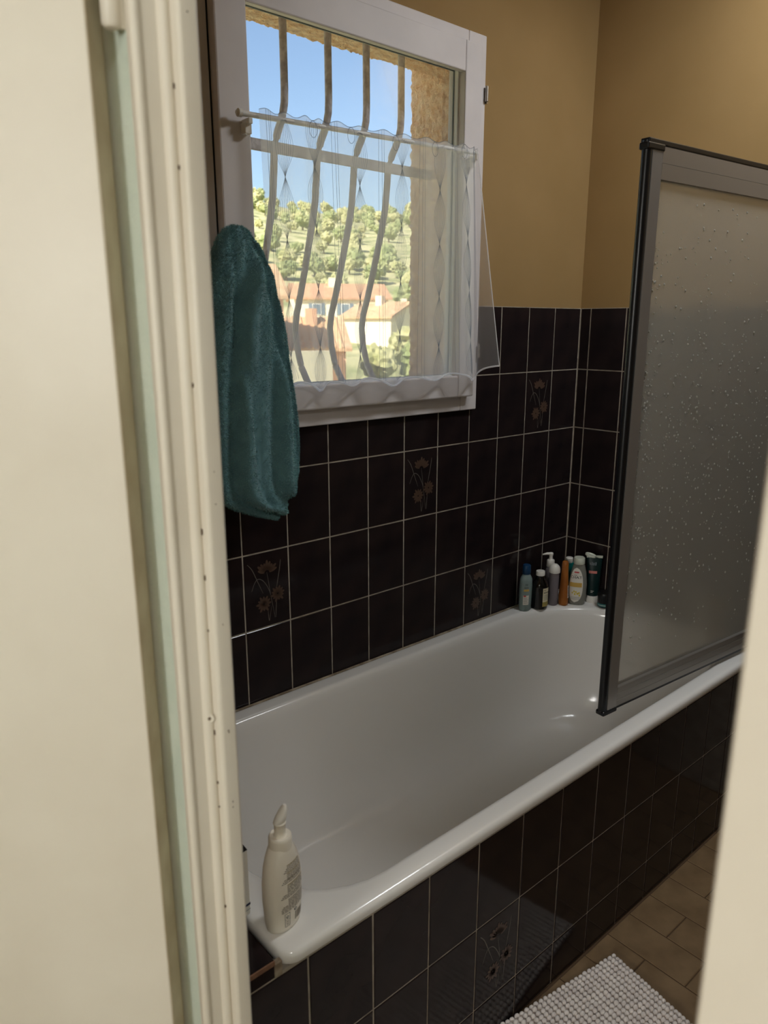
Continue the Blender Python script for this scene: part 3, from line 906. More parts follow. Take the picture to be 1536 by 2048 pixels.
def tow(u, z):
    xl, xr, xf = interp(z, TZ, TL), interp(z, TZ, TR), interp(z, TZ, FO)
    top = min(1, max(0, (1.70 - z) / 0.10)) ** 0.5
    bot = min(1, max(0, (z - 1.053) / 0.03)) ** 0.6
    n = 48
    a = u * 2 * math.pi
    ca, sa = math.cos(a), math.sin(a)
    cx, hw = (xl + xr) / 2, (xr - xl) / 2
    x = cx + hw * (abs(ca) ** 0.75) * (1 if ca > 0 else -1)
    th = 0.040 * top * (0.3 + 0.7 * bot)
    if sa > 0:
        y = -0.100 + 0.016 * (sa ** 0.6) * top
    else:
        s = (-sa) ** 0.55
        lay = 1 / (1 + math.exp(-(xf - x) / 0.0035))          # front layer to the left of the fold edge
        y = -0.100 - th * s * (0.16 + 0.84 * lay)
        y -= 0.010 * s * top * math.sin((x - xl) * 62 + (1.7 - z) * 5.0) * lay
        y -= 0.007 * s * top * math.sin((x - xl) * 118 + (1.7 - z) * 9.0 + 1.0)
        # second recessed pleat on the right
        y += 0.010 * s * math.exp(-((x - (xf + 0.010)) / 0.007) ** 2)
        y += 0.010 * s * top * math.exp(-((x - (xl + (xf - xl) * (0.40 + 0.22 * (1.7 - z)))) / 0.010) ** 2)
    return Vector((x, y, z))
NU, NZ = 120, 90
tz = [1.055 + (1.70 - 1.055) * (j / NZ) for j in range(NZ + 1)]
part(MB().rings([[tow(i / NU, z) for i in range(NU)] for z in tz]), 'cloth', M['towel'], tw, smooth=True, angle=180)
NPILE = 52000
pv = np.zeros((NPILE * 3, 3)); pf = np.arange(NPILE * 3).reshape(-1, 3)
for i in range(NPILE):
    u = random.random() if random.random() < 0.25 else 0.5 + 0.5 * random.random()
    if random.random() < 0.10: u = random.choice((0.0, 1.0)) + random.uniform(-0.02, 0.02)
    z = 1.057 + 0.642 * random.random()
    p = tow(u % 1, z); q = tow((u + 0.004) % 1, z); r_ = tow(u % 1, min(z + 0.004, 1.70))
    nn = (q - p).cross(r_ - p)
    if nn.length < 1e-12: nn = Vector((0, -1, 0))
    nn.normalize()
    L = random.uniform(0.003, 0.0065)
    tip = p + (nn + Vector((random.uniform(-.5, .5), random.uniform(-.3, .3), random.uniform(-.9, .3)))).normalized() * L
    side = Vector((random.uniform(-1, 1), random.uniform(-1, 1), random.uniform(-1, 1))).normalized() * 0.00075
    pv[3 * i] = p - side; pv[3 * i + 1] = p + side; pv[3 * i + 2] = tip
me = bpy.data.meshes.new('pile'); me.from_pydata(pv.tolist(), [], pf.tolist()); me.materials.append(M['towelpile'])
pile = link('pile', me, tw); pile.matrix_parent_inverse = tw.matrix_world.inverted(); pile['kind'] = 'stuff'

# ------------------------------------------------------------------ bath mat
rugo = empty('bath_mat', (-1.10, -1.0, 0.0), R(-9.0)); tag(rugo, 'pale grey bobbled chenille bath mat on the tan floor', 'bath mat')
rc = Vector((-0.8470, -0.7960, 0)); ra = R(-9.2)
ex = Vector((-math.cos(ra), -math.sin(ra), 0)); ey = Vector((math.sin(ra), -math.cos(ra), 0))
rugo.location = rc; rugo.rotation_euler = (0, 0, ra)
bpy.context.view_layer.update()
RL, RW = 0.72, 0.46
part(MB().add([rc + ex * a + ey * b + Vector((0, 0, z)) for z in (0.001, 0.012) for a, b in ((0, 0), (RL, 0), (RL, RW), (0, RW))], [(0, 1, 2, 3), (4, 5, 6, 7), (0, 1, 5, 4), (1, 2, 6, 5), (2, 3, 7, 6), (3, 0, 4, 7)]), 'backing', M['rug'], rugo, bevel=0.003)
ico = bmesh.new(); bmesh.ops.create_icosphere(ico, subdivisions=2, radius=1.0)
iv = np.array([v.co[:] for v in ico.verts]); iff = np.array([[v.index for v in f.verts] for f in ico.faces]); ico.free()
bv = []; bf = []; nb = 0
na, nbx = int(RL / 0.0140), int(RW / 0.0104)
EX, EY = np.array(ex), np.array(ey)
for i in range(na + 1):
    for j in range(nbx + 1):
        a = 0.003 + (RL - 0.006) * i / na + RNG.normal(0, 0.0004); b = 0.003 + (RW - 0.006) * j / nbx + RNG.normal(0, 0.0006)
        edge = min(i, na - i, j, nbx - j)
        h = 0.0150 - (0.003 if edge == 0 else 0) + RNG.normal(0, 0.0006)
        c = np.array(rc) + EX * a + EY * b + np.array([0, 0, h])
        sx, sy, sz = 0.0068 * RNG.uniform(0.9, 1.08), 0.0058 * RNG.uniform(0.92, 1.08), 0.0084 * RNG.uniform(0.9, 1.1)
        bv.append(c + iv[:, :1] * EX * sx + iv[:, 1:2] * EY * sy + iv[:, 2:] * np.array([0, 0, sz])); bf.append(iff + nb); nb += len(iv)
me = bpy.data.meshes.new('bobbles'); me.from_pydata(np.concatenate(bv).tolist(), [], np.concatenate(bf).tolist()); me.materials.append(M['rug'])
me.polygons.foreach_set('use_smooth', [True] * len(me.polygons))
bo = link('bobbles', me, rugo); bo.matrix_parent_inverse = rugo.matrix_world.inverted(); bo['kind'] = 'stuff'

# ------------------------------------------------------------------ bottles
class Loft:
    """upright container: profile rows (z, rx, ry), superellipse power"""
    def __init__(s, prof, power=2.0, lean=(0, 0)):
        s.z = [p[0] for p in prof]; s.rx = [p[1] for p in prof]; s.ry = [p[2] for p in prof]; s.pw = power; s.lean = lean
    def p(s, th, z, off=0.0):
        e = 2.0 / s.pw; c, sn_ = math.cos(th), math.sin(th)
        x = (interp(z, s.z, s.rx) + off) * math.copysign(abs(c) ** e, c)
        y = (interp(z, s.z, s.ry) + off) * math.copysign(abs(sn_) ** e, sn_)
        return Vector((x + s.lean[0] * z, y + s.lean[1] * z, z))
    def body(s, n=32, fine=3):
        zz = []
        for a, b in zip(s.z[:-1], s.z[1:]):
            for k in range(fine): zz.append(a + (b - a) * k / fine)
        zz.append(s.z[-1])
        return MB().rings([[s.p(2 * math.pi * i / n, z) for i in range(n)] for z in zz])
    def patch(s, th0, th1, z0, z1, off=0.0006, n=12, m=6, roundc=0):
        rows = []
        for j in range(m + 1):
            z = z0 + (z1 - z0) * j / m; k = 0
            if roundc:
                d = min(z - z0, z1 - z) / roundc
                if d < 1: k = (1 - math.sqrt(max(0, 1 - (1 - d) ** 2))) * 0.5
            a0, a1 = th0 + (th1 - th0) * k, th1 - (th1 - th0) * k
            rows.append([s.p(a0 + (a1 - a0) * i / n, z, off) for i in range(n + 1)])
        return MB().rings(rows, False, False, False)

def text_on(loft, txt, size, th, z, rad, off=0.0011, xs=1.0):
    """lettering wrapped on the surface, centred at angle th and height z"""
    cu = bpy.data.curves.new('lettering', 'FONT'); cu.body = txt; cu.size = size; cu.align_x = 'CENTER'; cu.resolution_u = 2
    ob = bpy.data.objects.new('lettering', cu); COL.objects.link(ob)
    dg = bpy.context.evaluated_depsgraph_get()
    me = bpy.data.meshes.new_from_object(ob.evaluated_get(dg))
    bpy.data.objects.remove(ob)
    mb = MB()
    V = [loft.p(th + v.co.x * xs / rad, z + v.co.y, off) for v in me.vertices]
    mb.add(V, [tuple(p.vertices) for p in me.polygons])
    bpy.data.meshes.remove(me)
    return mb

def bottle(name, label, loc, rz, cat='bottle', group=None):
    e = empty(name, loc, rz); tag(e, label, cat, group)
    return e
def put(mb, name, m, par, **kw):
    o = mb.build(name, m, par, **kw)
    return o
CG = 'toiletries in the corner of the bathtub rim'
bz = lambda y: RIMZ(y) + 0.0006

# 1 clear bottle with dark blue cap
b = bottle('shampoo_bottle', 'clear pale bottle with dark blue cap, leftmost in the tub corner', (-0.288, -0.046, bz(-0.046)), R(0), group=CG)
L1 = Loft([(0, 0.021, 0.017), (0.003, 0.0245, 0.019), (0.09, 0.0255, 0.0195), (0.112, 0.0235, 0.019), (0.122, 0.018, 0.016), (0.128, 0.0135, 0.0135), (0.132, 0.012, 0.012)])
put(L1.body(), 'body', M['clearblue'], b, smooth=True)
put(Loft([(0.002, 0.0215, 0.0165), (0.035, 0.0235, 0.018)]).body(), 'liquid', M['blueliquid'], b, smooth=True)
put(MB().lathe([(0.130, 0.0135), (0.132, 0.0145), (0.160, 0.0140), (0.163, 0.012)], n=20), 'cap', M['bluecap'], b, smooth=True)
LB = R(-128)
put(L1.patch(LB - 0.48, LB + 0.42, 0.024, 0.058), 'back_label', M['label'], b)
put(L1.patch(LB - 0.40, LB - 0.02, 0.0535, 0.0585, 0.001), 'red_mark', M['labelred'], b)
put(L1.patch(LB - 0.40, LB + 0.42, 0.073, 0.080, 0.0007), 'yellow_band', M['labelgold'], b)
put(text_on(L1, 'M', 0.010, LB, 0.093, 0.022), 'lettering', M['black'], b)
for k in range(3): put(L1.patch(LB - 0.30 + 0.22 * k, LB - 0.14 + 0.22 * k, 0.0850, 0.0872, 0.001, 3, 1), 'small_print', M['black'], b)
for k in range(4): put(L1.patch(LB - 0.38, LB + 0.3 - 0.1 * (k % 2), 0.030 + 0.006 * k, 0.0315 + 0.006 * k, 0.001), 'small_print', M['gasket'], b)

# 2 dark round bottle with cream label
b = bottle('conditioner_bottle', 'black round bottle with white cap and cream label in the tub corner', (-0.236, -0.066, bz(-0.066)), R(0), group=CG)
L2 = Loft([(0, 0.026, 0.026), (0.003, 0.029, 0.029), (0.078, 0.029, 0.029), (0.090, 0.027, 0.027), (0.102, 0.020, 0.020), (0.110, 0.0145, 0.0145), (0.120, 0.0135, 0.0135)])
put(L2.body(), 'body', M['darkglass'], b, smooth=True)
put(MB().lathe([(0.118, 0.014), (0.119, 0.0155), (0.132, 0.0155), (0.134, 0.0145)], n=20), 'cap', M['whiteplastic'], b, smooth=True)
th = R(-88)
put(L2.patch(th - 0.55, th + 0.62, 0.012, 0.078), 'paper_label', M['labelcream'], b)
put(L2.patch(th - 0.55, th + 0.62, 0.012, 0.0285, 0.001), 'olive_band', M['labelolive'], b)
put(text_on(L2, 'IN', 0.008, th - 0.30, 0.068, 0.029), 'lettering', M['ink'], b)
for k in range(5): put(L2.patch(th - 0.42 + 0.18 * k, th - 0.29 + 0.18 * k, 0.0605, 0.0640, 0.001, 3, 1), 'small_print', M['black'], b)
for k in range(5): put(L2.patch(th - 0.42, th + 0.5, 0.036 + 0.0042 * k, 0.0371 + 0.0042 * k, 0.001), 'small_print', M['gasket'], b)

# 3 foam bottle with white dome
b = bottle('foam_bottle', 'slim clear bottle with white dome cap and red liquid in the tub corner', (-0.179, -0.083, bz(-0.083)), R(0), group=CG)
L3 = Loft([(0, 0.014, 0.014), (0.003, 0.0165, 0.0165), (0.10, 0.0168, 0.0168), (0.118, 0.0165, 0.0165), (0.121, 0.015, 0.015)])
put(L3.body(24), 'body', M['clearviolet'], b, smooth=True)
put(Loft([(0.002, 0.0148, 0.0148), (0.045, 0.0152, 0.0152)]).body(24), 'liquid', M['redliquid'], b, smooth=True)
put(MB().lathe([(0.119, 0.0165), (0.1205, 0.0195), (0.132, 0.0195), (0.142, 0.0165), (0.149, 0.010), (0.1515, 0.003)], n=24), 'dome_cap', M['whiteplastic'], b, smooth=True)

# 4 pump bottle behind
b = bottle('pump_bottle', 'clear bottle with tall white pump head behind the dome capped bottle', (-0.152, -0.045, bz(-0.045)), R(0), group=CG)
L4 = Loft([(0, 0.016, 0.016), (0.003, 0.0185, 0.0185), (0.105, 0.0185, 0.0185), (0.122, 0.015, 0.015), (0.130, 0.0115, 0.0115)])
put(L4.body(24), 'body', M['clearviolet'], b, smooth=True)
put(MB().lathe([(0.126, 0.0125), (0.128, 0.0140), (0.150, 0.0135), (0.153, 0.0115), (0.154, 0.0065), (0.168, 0.0060), (0.169, 0.0075), (0.176, 0.0080), (0.178, 0.006)], n=20), 'pump', M['whiteplastic'], b, smooth=True)
nz = MB().tube([(0.004, -0.003, 0.1735), (-0.012, 0.009, 0.1745), (-0.024, 0.018, 0.1715)], [0.0055, 0.0045, 0.0026], 10)
put(nz, 'nozzle', M['whiteplastic'], b, smooth=True)

# 5 amber bottle
b = bottle('amber_bottle', 'narrow glossy amber bottle between the pump and the labelled gel', (-0.150, -0.106, bz(-0.106)), R(55), group=CG)
L5 = Loft([(0, 0.017, 0.014), (0.003, 0.021, 0.0165), (0.03, 0.0225, 0.0165), (0.08, 0.020, 0.0135), (0.125, 0.0155, 0.0115), (0.150, 0.0138, 0.0115), (0.158, 0.0110, 0.0095), (0.161, 0.006, 0.006)])
put(L5.body(28), 'body', M['amber'], b, smooth=True)
put(L5.patch(R(-155), R(-122), 0.030, 0.075), 'barcode_label', M['label'], b)
for k in range(5): put(L5.patch(R(-152), R(-125), 0.036 + 0.007 * k, 0.0385 + 0.007 * k, 0.001), 'small_print', M['black'], b)

# 6 teal bottle behind
b = bottle('teal_bottle', 'teal bottle with white cap half hidden behind the labelled gel bottle', (-0.094, -0.083, bz(-0.083)), R(-40), group=CG)
L6 = Loft([(0, 0.018, 0.012), (0.003, 0.022, 0.015), (0.09, 0.0225, 0.015), (0.135, 0.019, 0.013), (0.140, 0.017, 0.012)], 2.3)
put(L6.body(24), 'body', M['tealplastic'], b, smooth=True)
put(MB().lathe([(0.138, 0.0125), (0.140, 0.0135), (0.155, 0.0130), (0.157, 0.011)], n=20), 'cap', M['whiteplastic'], b, smooth=True)

# 7 shower gel with open flip cap
b = bottle('shower_gel', 'shower gel bottle with oval white label and open flip cap', (-0.111, -0.136, bz(-0.136)), R(-52), group=CG)
L7 = Loft([(0, 0.022, 0.014), (0.004, 0.0265, 0.0175), (0.03, 0.0300, 0.0195), (0.075, 0.0310, 0.0195), (0.12, 0.0260, 0.0170), (0.145, 0.0200, 0.0150), (0.152, 0.0180, 0.0145)], 2.2)
put(L7.body(32), 'body', M['cleargrey'], b, smooth=True)
put(Loft([(0.002, 0.021, 0.013), (0.03, 0.0282, 0.0178), (0.048, 0.029, 0.018)], 2.2).body(28), 'gel', M['brownliquid'], b, smooth=True)
put(MB().lathe([(0.149, 0.0185), (0.151, 0.0195), (0.170, 0.0190), (0.172, 0.0175)], n=24), 'cap', M['palecap'], b, smooth=True)
lid = MB().lathe([(0, 0.019), (0.004, 0.0195), (0.006, 0.0185), (0.0035, 0.016)], n=24)
ld = put(lid, 'flip_lid', M['palecap'], b, smooth=True); ld.location = (0.036, 0.0, 0.179); ld.rotation_euler = (0, R(14), 0)
th = R(-98)
put(L7.patch(th - 1.02, th + 0.62, 0.010, 0.138, 0.0007, 16, 20, 0.05), 'paper_label', M['label'], b)
put(text_on(L7, 'Le', 0.009, th - 0.2, 0.1085, 0.026), 'lettering', M['black'], b)
put(text_on(L7, 'CHAT', 0.0135, th - 0.2, 0.0985, 0.026), 'lettering', M['black'], b)
put(L7.patch(th - 0.95, th + 0.50, 0.068, 0.084, 0.0011), 'gold_band', M['labelgold'], b)
for k, (a, z) in enumerate(((-.45, .046), (-.25, .052), (-.05, .050), (.10, .044), (-.15, .042), (.25, .047), (.3, .038))):
    put(L7.patch(th + a - 0.09, th + a + 0.09, z - 0.004, z + 0.004, 0.0012, 6, 4, 0.004), 'flower_mark', M['labelyellow'], b)
for k in range(3): put(L7.patch(th - 0.75, th + 0.35, 0.022 + 0.004 * k, 0.023 + 0.004 * k, 0.0011), 'small_print', M['gasket'], b)
put(L7.patch(th - 0.45, th + 0.15, 0.119, 0.124, 0.0011), 'red_mark', M['labelred'], b)

# 8 dark green tube on white cap
b = bottle('cream_tube', 'dark green tube standing on a white cap with pale crimped top', (-0.052, -0.158, bz(-0.158)), R(-52), group=CG)
pr8 = [(0.024, 0.0195, 0.0185), (0.028, 0.0225, 0.020), (0.08, 0.0235, 0.0165), (0.13, 0.025, 0.009), (0.165, 0.0265, 0.0025)]
L8 = Loft(pr8, 2.0)
put(L8.body(28), 'body', M['darkgreen'], b, smooth=True)
put(MB().box(-0.0272, 0.0272, -0.0024, 0.0024, 0.163, 0.171), 'crimp', M['palecap'], b)
put(MB().lathe([(0.0, 0.0200), (0.002, 0.0210), (0.022, 0.0208), (0.025, 0.0195)], n=24), 'cap', M['whiteplastic'], b, smooth=True)
th = R(-98)
for k in range(4): put(L8.patch(th - 0.48 + 0.24 * k, th - 0.34 + 0.24 * k, 0.137, 0.146 + 0.002 * (k % 2), 0.0016, 3, 2), 'small_print', M['gasket'], b)
put(L8.patch(th - 0.60, th + 0.55, 0.108, 0.117, 0.0014), 'salmon_band', M['labelpink'], b)
for k in range(2): put(L8.patch(th - 0.2, th + 0.25 - 0.15 * k, 0.0445 - 0.005 * k, 0.0460 - 0.005 * k, 0.0016, 3, 1), 'small_print', M['label'], b)

# 9 dark jar
b = bottle('cream_jar', 'low dark jar with teal band partly behind the screen edge', (-0.062, -0.222, bz(-0.222)), R(-40), 'jar', CG)
L9 = Loft([(0, 0.026, 0.022), (0.003, 0.029, 0.024), (0.02, 0.0295, 0.0245), (0.05, 0.0295, 0.0245), (0.053, 0.028, 0.023)], 2.6)
put(L9.body(28), 'body', M['darkjar'], b, smooth=True)
put(L9.patch(R(-180), R(0), 0.006, 0.0165), 'teal_band', M['labelteal'], b)
put(L9.patch(R(-175), R(-20), 0.010, 0.0115, 0.001), 'small_print', M['label'], b)

# bottles seen blurred through the screen
b = bottle('white_bottle', 'white bottle blurred behind the frosted screen on the far rim', (-0.052, -0.545, bz(-0.545)), R(20))
LW_ = Loft([(0, 0.022, 0.016), (0.004, 0.026, 0.019), (0.09, 0.026, 0.019), (0.115, 0.018, 0.015), (0.122, 0.012, 0.012)])
put(LW_.body(24), 'body', M['whiteplastic'], b, smooth=True)
put(MB().lathe([(0.12, 0.012), (0.121, 0.013), (0.145, 0.0125), (0.147, 0.011)], n=16), 'cap', M['whiteplastic'], b, smooth=True)
b = bottle('beige_bottle', 'beige bottle blurred behind the frosted screen beside the white one', (-0.05, -0.605, bz(-0.605)), R(-10))
put(Loft([(0, 0.020, 0.015), (0.004, 0.024, 0.018), (0.10, 0.024, 0.018), (0.122, 0.016, 0.014), (0.128, 0.012, 0.012)]).body(24), 'body', mat('beige plastic', lin((176, 150, 110)), 0.4), b, smooth=True)
put(MB().lathe([(0.126, 0.012), (0.127, 0.0135), (0.150, 0.013), (0.152, 0.011)], n=16), 'cap', mat('brown plastic cap', lin((120, 92, 62)), 0.4), b, smooth=True)

# white lotion bottle in the foreground
FBX, FBY = -1.703, -0.682
b = bottle('lotion_bottle', 'cream lotion bottle with pump and brown back print on the near tub rim', (FBX, FBY, RIMZ(FBY) + 0.0005), R(13))
LF = Loft([(0, 0.026, 0.0165), (0.003, 0.0305, 0.0205), (0.02, 0.0335, 0.0225), (0.055, 0.0360, 0.0240), (0.090, 0.0358, 0.0240), (0.115, 0.0325, 0.0225), (0.132, 0.0275, 0.0205), (0.143, 0.0220, 0.0190), (0.149, 0.0180, 0.0175)], 2.25)
put(LF.body(40), 'body', M['creamplastic'], b, smooth=True, angle=70)
put(MB().lathe([(0.144, 0.0180), (0.145, 0.0190), (0.160, 0.0187), (0.1645, 0.0180), (0.1660, 0.0165), (0.1645, 0.0105), (0.1665, 0.0092), (0.184, 0.0088), (0.186, 0.0100), (0.1875, 0.0105), (0.189, 0.0095)], n=28), 'pump_collar', M['creamplastic'], b, smooth=True)
# tilted spout head seen end on
hd_ = []
for i, (h, w, d, sh) in enumerate(((0.187, 0.0098, 0.0100, 0.0), (0.1895, 0.0112, 0.0115, 0.0), (0.194, 0.0104, 0.0125, 0.0018), (0.199, 0.0086, 0.0120, 0.0042), (0.205, 0.0064, 0.0105, 0.0068), (0.211, 0.0042, 0.0078, 0.0092), (0.215, 0.0022, 0.0042, 0.0106))):
    hd_.append([(sh * 0.9 + w * math.cos(2 * math.pi * k / 18), -sh * 0.3 + d * math.sin(2 * math.pi * k / 18) * 0.75, h) for k in range(18)])
put(MB().rings(hd_), 'spout', M['whiteplastic'], b, smooth=True)
# print on the face that looks away to the right
TH0, TH1 = R(-90) - 0.66, R(-90) + 0.70
def fprint(a0, a1, z0, z1, m, nm='print_line'):
    put(LF.patch(TH0 + (TH1 - TH0) * a0, TH0 + (TH1 - TH0) * a1, z0, z1, 0.0005, 10, 1), nm, m, b)
blocks = [(0.30, 0.95, 0.121, 4), (0.28, 1.0, 0.108, 4), (0.16, 0.92, 0.1005, 3), (0.28, 1.0, 0.088, 5), (0.12, 0.9, 0.074, 3), (0.30, 1.0, 0.064, 4), (0.10, 1.0, 0.053, 5)]
for bi, (a0, a1, z, n) in enumerate(blocks):
    mb = MB()
    for k in range(n):
        zz = z - 0.0027 * k
        s0 = a0 - 0.05 * k * (1 if bi % 2 == 0 else 0); x = max(s0, 0.02)
        while x < a1 - 0.02:
            e = min(x + random.uniform(0.05, 0.16), a1)
            P_ = LF.patch(TH0 + (TH1 - TH0) * x, TH0 + (TH1 - TH0) * e, zz - 0.0007, zz + 0.0004, 0.0005, 3, 1)
            mb.add(P_.v, P_.f); x = e + 0.018
    pt = put(mb, 'print_block', M['ink'], b); pt['kind'] = 'stuff'
    if bi in (0, 1, 3): fprint(a0, a1 - 0.02, z + 0.0018, z + 0.0030, M['inkolive'], 'olive_heading')
# boxed symbols and barcode
bx_ = MB()
for (a0, a1, z0, z1) in ((0.14, 0.36, 0.0375, 0.0382), (0.14, 0.36, 0.0258, 0.0263), (0.14, 0.36, 0.0125, 0.0132), (0.14, 0.155, 0.0125, 0.038), (0.345, 0.36, 0.0125, 0.038)):
    P_ = LF.patch(TH0 + (TH1 - TH0) * a0, TH0 + (TH1 - TH0) * a1, z0, z1, 0.0005, 6, 2); bx_.add(P_.v, P_.f)
put(bx_, 'symbol_box', M['black'], b)
put(text_on(LF, 'e', 0.012, TH0 + (TH1 - TH0) * 0.25, 0.0285, 0.032, 0.0006), 'lettering', M['black'], b)
fprint(0.20, 0.31, 0.0222, 0.0230, M['black']); fprint(0.20, 0.31, 0.0190, 0.0198, M['black']); fprint(0.20, 0.31, 0.0160, 0.0168, M['black'])
put(text_on(LF, 'e', 0.012, TH0 + (TH1 - TH0) * 0.56, 0.0335, 0.032, 0.0006), 'lettering', M['black'], b)
bc_ = MB(); x = 0.56
while x < 0.98:
    wdt = random.choice((0.012, 0.02, 0.03)); P_ = LF.patch(TH0 + (TH1 - TH0) * x, TH0 + (TH1 - TH0) * (x + wdt), 0.015, 0.031, 0.0005, 2, 3); bc_.add(P_.v, P_.f); x += wdt + random.choice((0.012, 0.02))
put(bc_, 'barcode', M['ink'], b)

# white carton behind the jamb
b = bottle('carton', 'white carton with dark blue stripe half hidden behind the door jamb', (-1.7530, -0.622, 0.5582), R(8), 'box')
ct = MB().box(-0.020, 0.016, -0.014, 0.014, 0, 0.122)
put(ct, 'body', M['label'], b, bevel=0.001)
put(MB().add([(-0.020, -0.014, 0.122), (0.016, -0.014, 0.122), (0.016, 0.014, 0.122), (-0.020, 0.014, 0.122), (-0.016, -0.006, 0.138), (0.010, -0.006, 0.136), (0.012, 0.006, 0.136), (-0.016, 0.006, 0.138)], [(0, 1, 5, 4), (1, 2, 6, 5), (2, 3, 7, 6), (3, 0, 4, 7), (4, 5, 6, 7)]), 'flap', M['black'], b)
put(MB().box(-0.0204, 0.0164, -0.0144, 0.0144, 0.018, 0.022), 'stripe', mat('navy print', lin((24, 28, 66)), 0.5), b)
put(MB().box(-0.0203, 0.0163, -0.0143, 0.0143, 0.0095, 0.0105), 'small_print', M['gasket'], b)

# ------------------------------------------------------------------ added fill lamps (out of the picture)
def fill_lamp(name, label, loc, size, energy, color, rot=(0, 0, 0)):  # unseen fill light in a made-up fitting with a glowing shade
    e = empty(name, loc); tag(e, label, 'lamp'); e.rotation_euler = rot
    z = 0.0
    m, nt, out = newmat(name + ' shade glow')
    em = node(nt, 'ShaderNodeEmission'); em.inputs[0].default_value = (*color, 1); em.inputs[1].default_value = 1.2
    nt.links.new(em.outputs[0], out.inputs[0])
    r = size / 2
    MB().lathe([(0.0, r * 0.7), (-0.012, r * 0.72), (-0.014, r * 0.6)], n=32).build('base', M['chrome'], e, smooth=True)
    MB().lathe([(-0.012, r * 0.98), (-0.03, r), (-0.055, r * 0.85), (-0.07, r * 0.5), (-0.075, r * 0.1)], n=32).build('shade', m, e, smooth=True)
    l = bpy.data.lights.new(name + '_light', 'AREA'); l.shape = 'DISK'; l.size = size; l.energy = energy; l.color = color
    lo = bpy.data.objects.new(name + '_light', l); COL.objects.link(lo); lo.parent = e; lo.location = (0, 0, -0.085)
    return e
fill_lamp('hall_ceiling_fill', 'added round fill lamp on the hall ceiling', (-2.62, -2.30, 2.60), 0.50, 13, (1.0, 0.975, 0.94))  # added to brighten the door leaf and hall side of the doorway
fill_lamp('hall_wall_fill', 'large round fill lamp added on the far hall wall', (-4.40, -2.05, 1.75), 0.70, 30, (1.0, 0.975, 0.94), (0, R(-90), 0))  # added in place of unseen hall light coming from behind the camera
fill_lamp('bathroom_ceiling_fill', 'added round fill lamp on the bathroom ceiling', (-0.30, -0.97, CEIL), 0.40, 13, (0.93, 0.97, 1.0))  # added to lift the room where the window light is too weak

# ------------------------------------------------------------------ outside: hillside, houses, trees
CP = Vector(CAM.location)
def polar(az, d, z): return Vector((CP.x + math.sin(R(az)) * d, CP.y + math.cos(R(az)) * d, z))
def ground_z(az, d):
    base = interp(d, [2, 8, 30, 45, 62, 85, 120, 200, 330, 420, 520], [-3.2, -4.5, -5.0, -4.2, -1.4, 2.0, 9.0, 26.0, 50.0, 52.0, 40.0])
    k = interp(az, [-40, 20, 30, 35, 42, 60, 100], [1.15, 1.12, 1.06, 0.96, 0.90, 0.9, 1.0])
    p = polar(az, d, 0)
    return base * (k if base > 0 else 1) + (noise.noise(p * 0.02) * 2.0 + noise.noise(p * 0.07) * 0.8) * min(1, max(0, (d - 70) / 80))
M['hill'] = mat('dry scrubby hillside', lin((204, 196, 150)), 1.0, col2=lin((142, 148, 98)), scale=0.22, detail=12, lo=0.36, hi=0.66)
M['leaf'] = mat('mid green foliage', lin((166, 170, 120)), 1.0, col2=lin((124, 136, 86)), scale=0.9, detail=8)
M['leaf2'] = mat('olive green foliage', lin((190, 186, 140)), 1.0, col2=lin((152, 154, 102)), scale=0.9, detail=8)
M['bark'] = mat('bark', lin((92, 74, 58)), 0.95)
M['rooftile'] = mat('orange roof tile', lin((208, 164, 128)), 0.9, col2=lin((190, 142, 108)), scale=3, detail=6)
M['rooftan'] = mat('tan roof tile', lin((216, 180, 142)), 0.9, col2=lin((196, 156, 118)), scale=2, detail=6)
M['housewall'] = mat('pale house render', lin((238, 226, 200)), 0.95)
M['pinkwall'] = mat('salmon house render', lin((226, 176, 142)), 0.95)
M['pane'] = mat('dark window pane', lin((120, 136, 150)), 0.15)
AZ = np.linspace(-75, 120, 131); DD = [2.4, 5, 8, 15, 22, 30, 38, 45, 53, 62, 72, 85, 100, 115, 130, 150, 170, 190, 215, 240, 270, 300, 330, 370, 420, 520]
rows = [[polar(a, d, ground_z(a, d)) for a in AZ] for d in DD]
hill = struct(MB().rings(rows, False, False, False).build('ground_hillside', M['hill'], smooth=True, angle=180), 'dry green wooded hillside rising behind the houses', 'hillside')

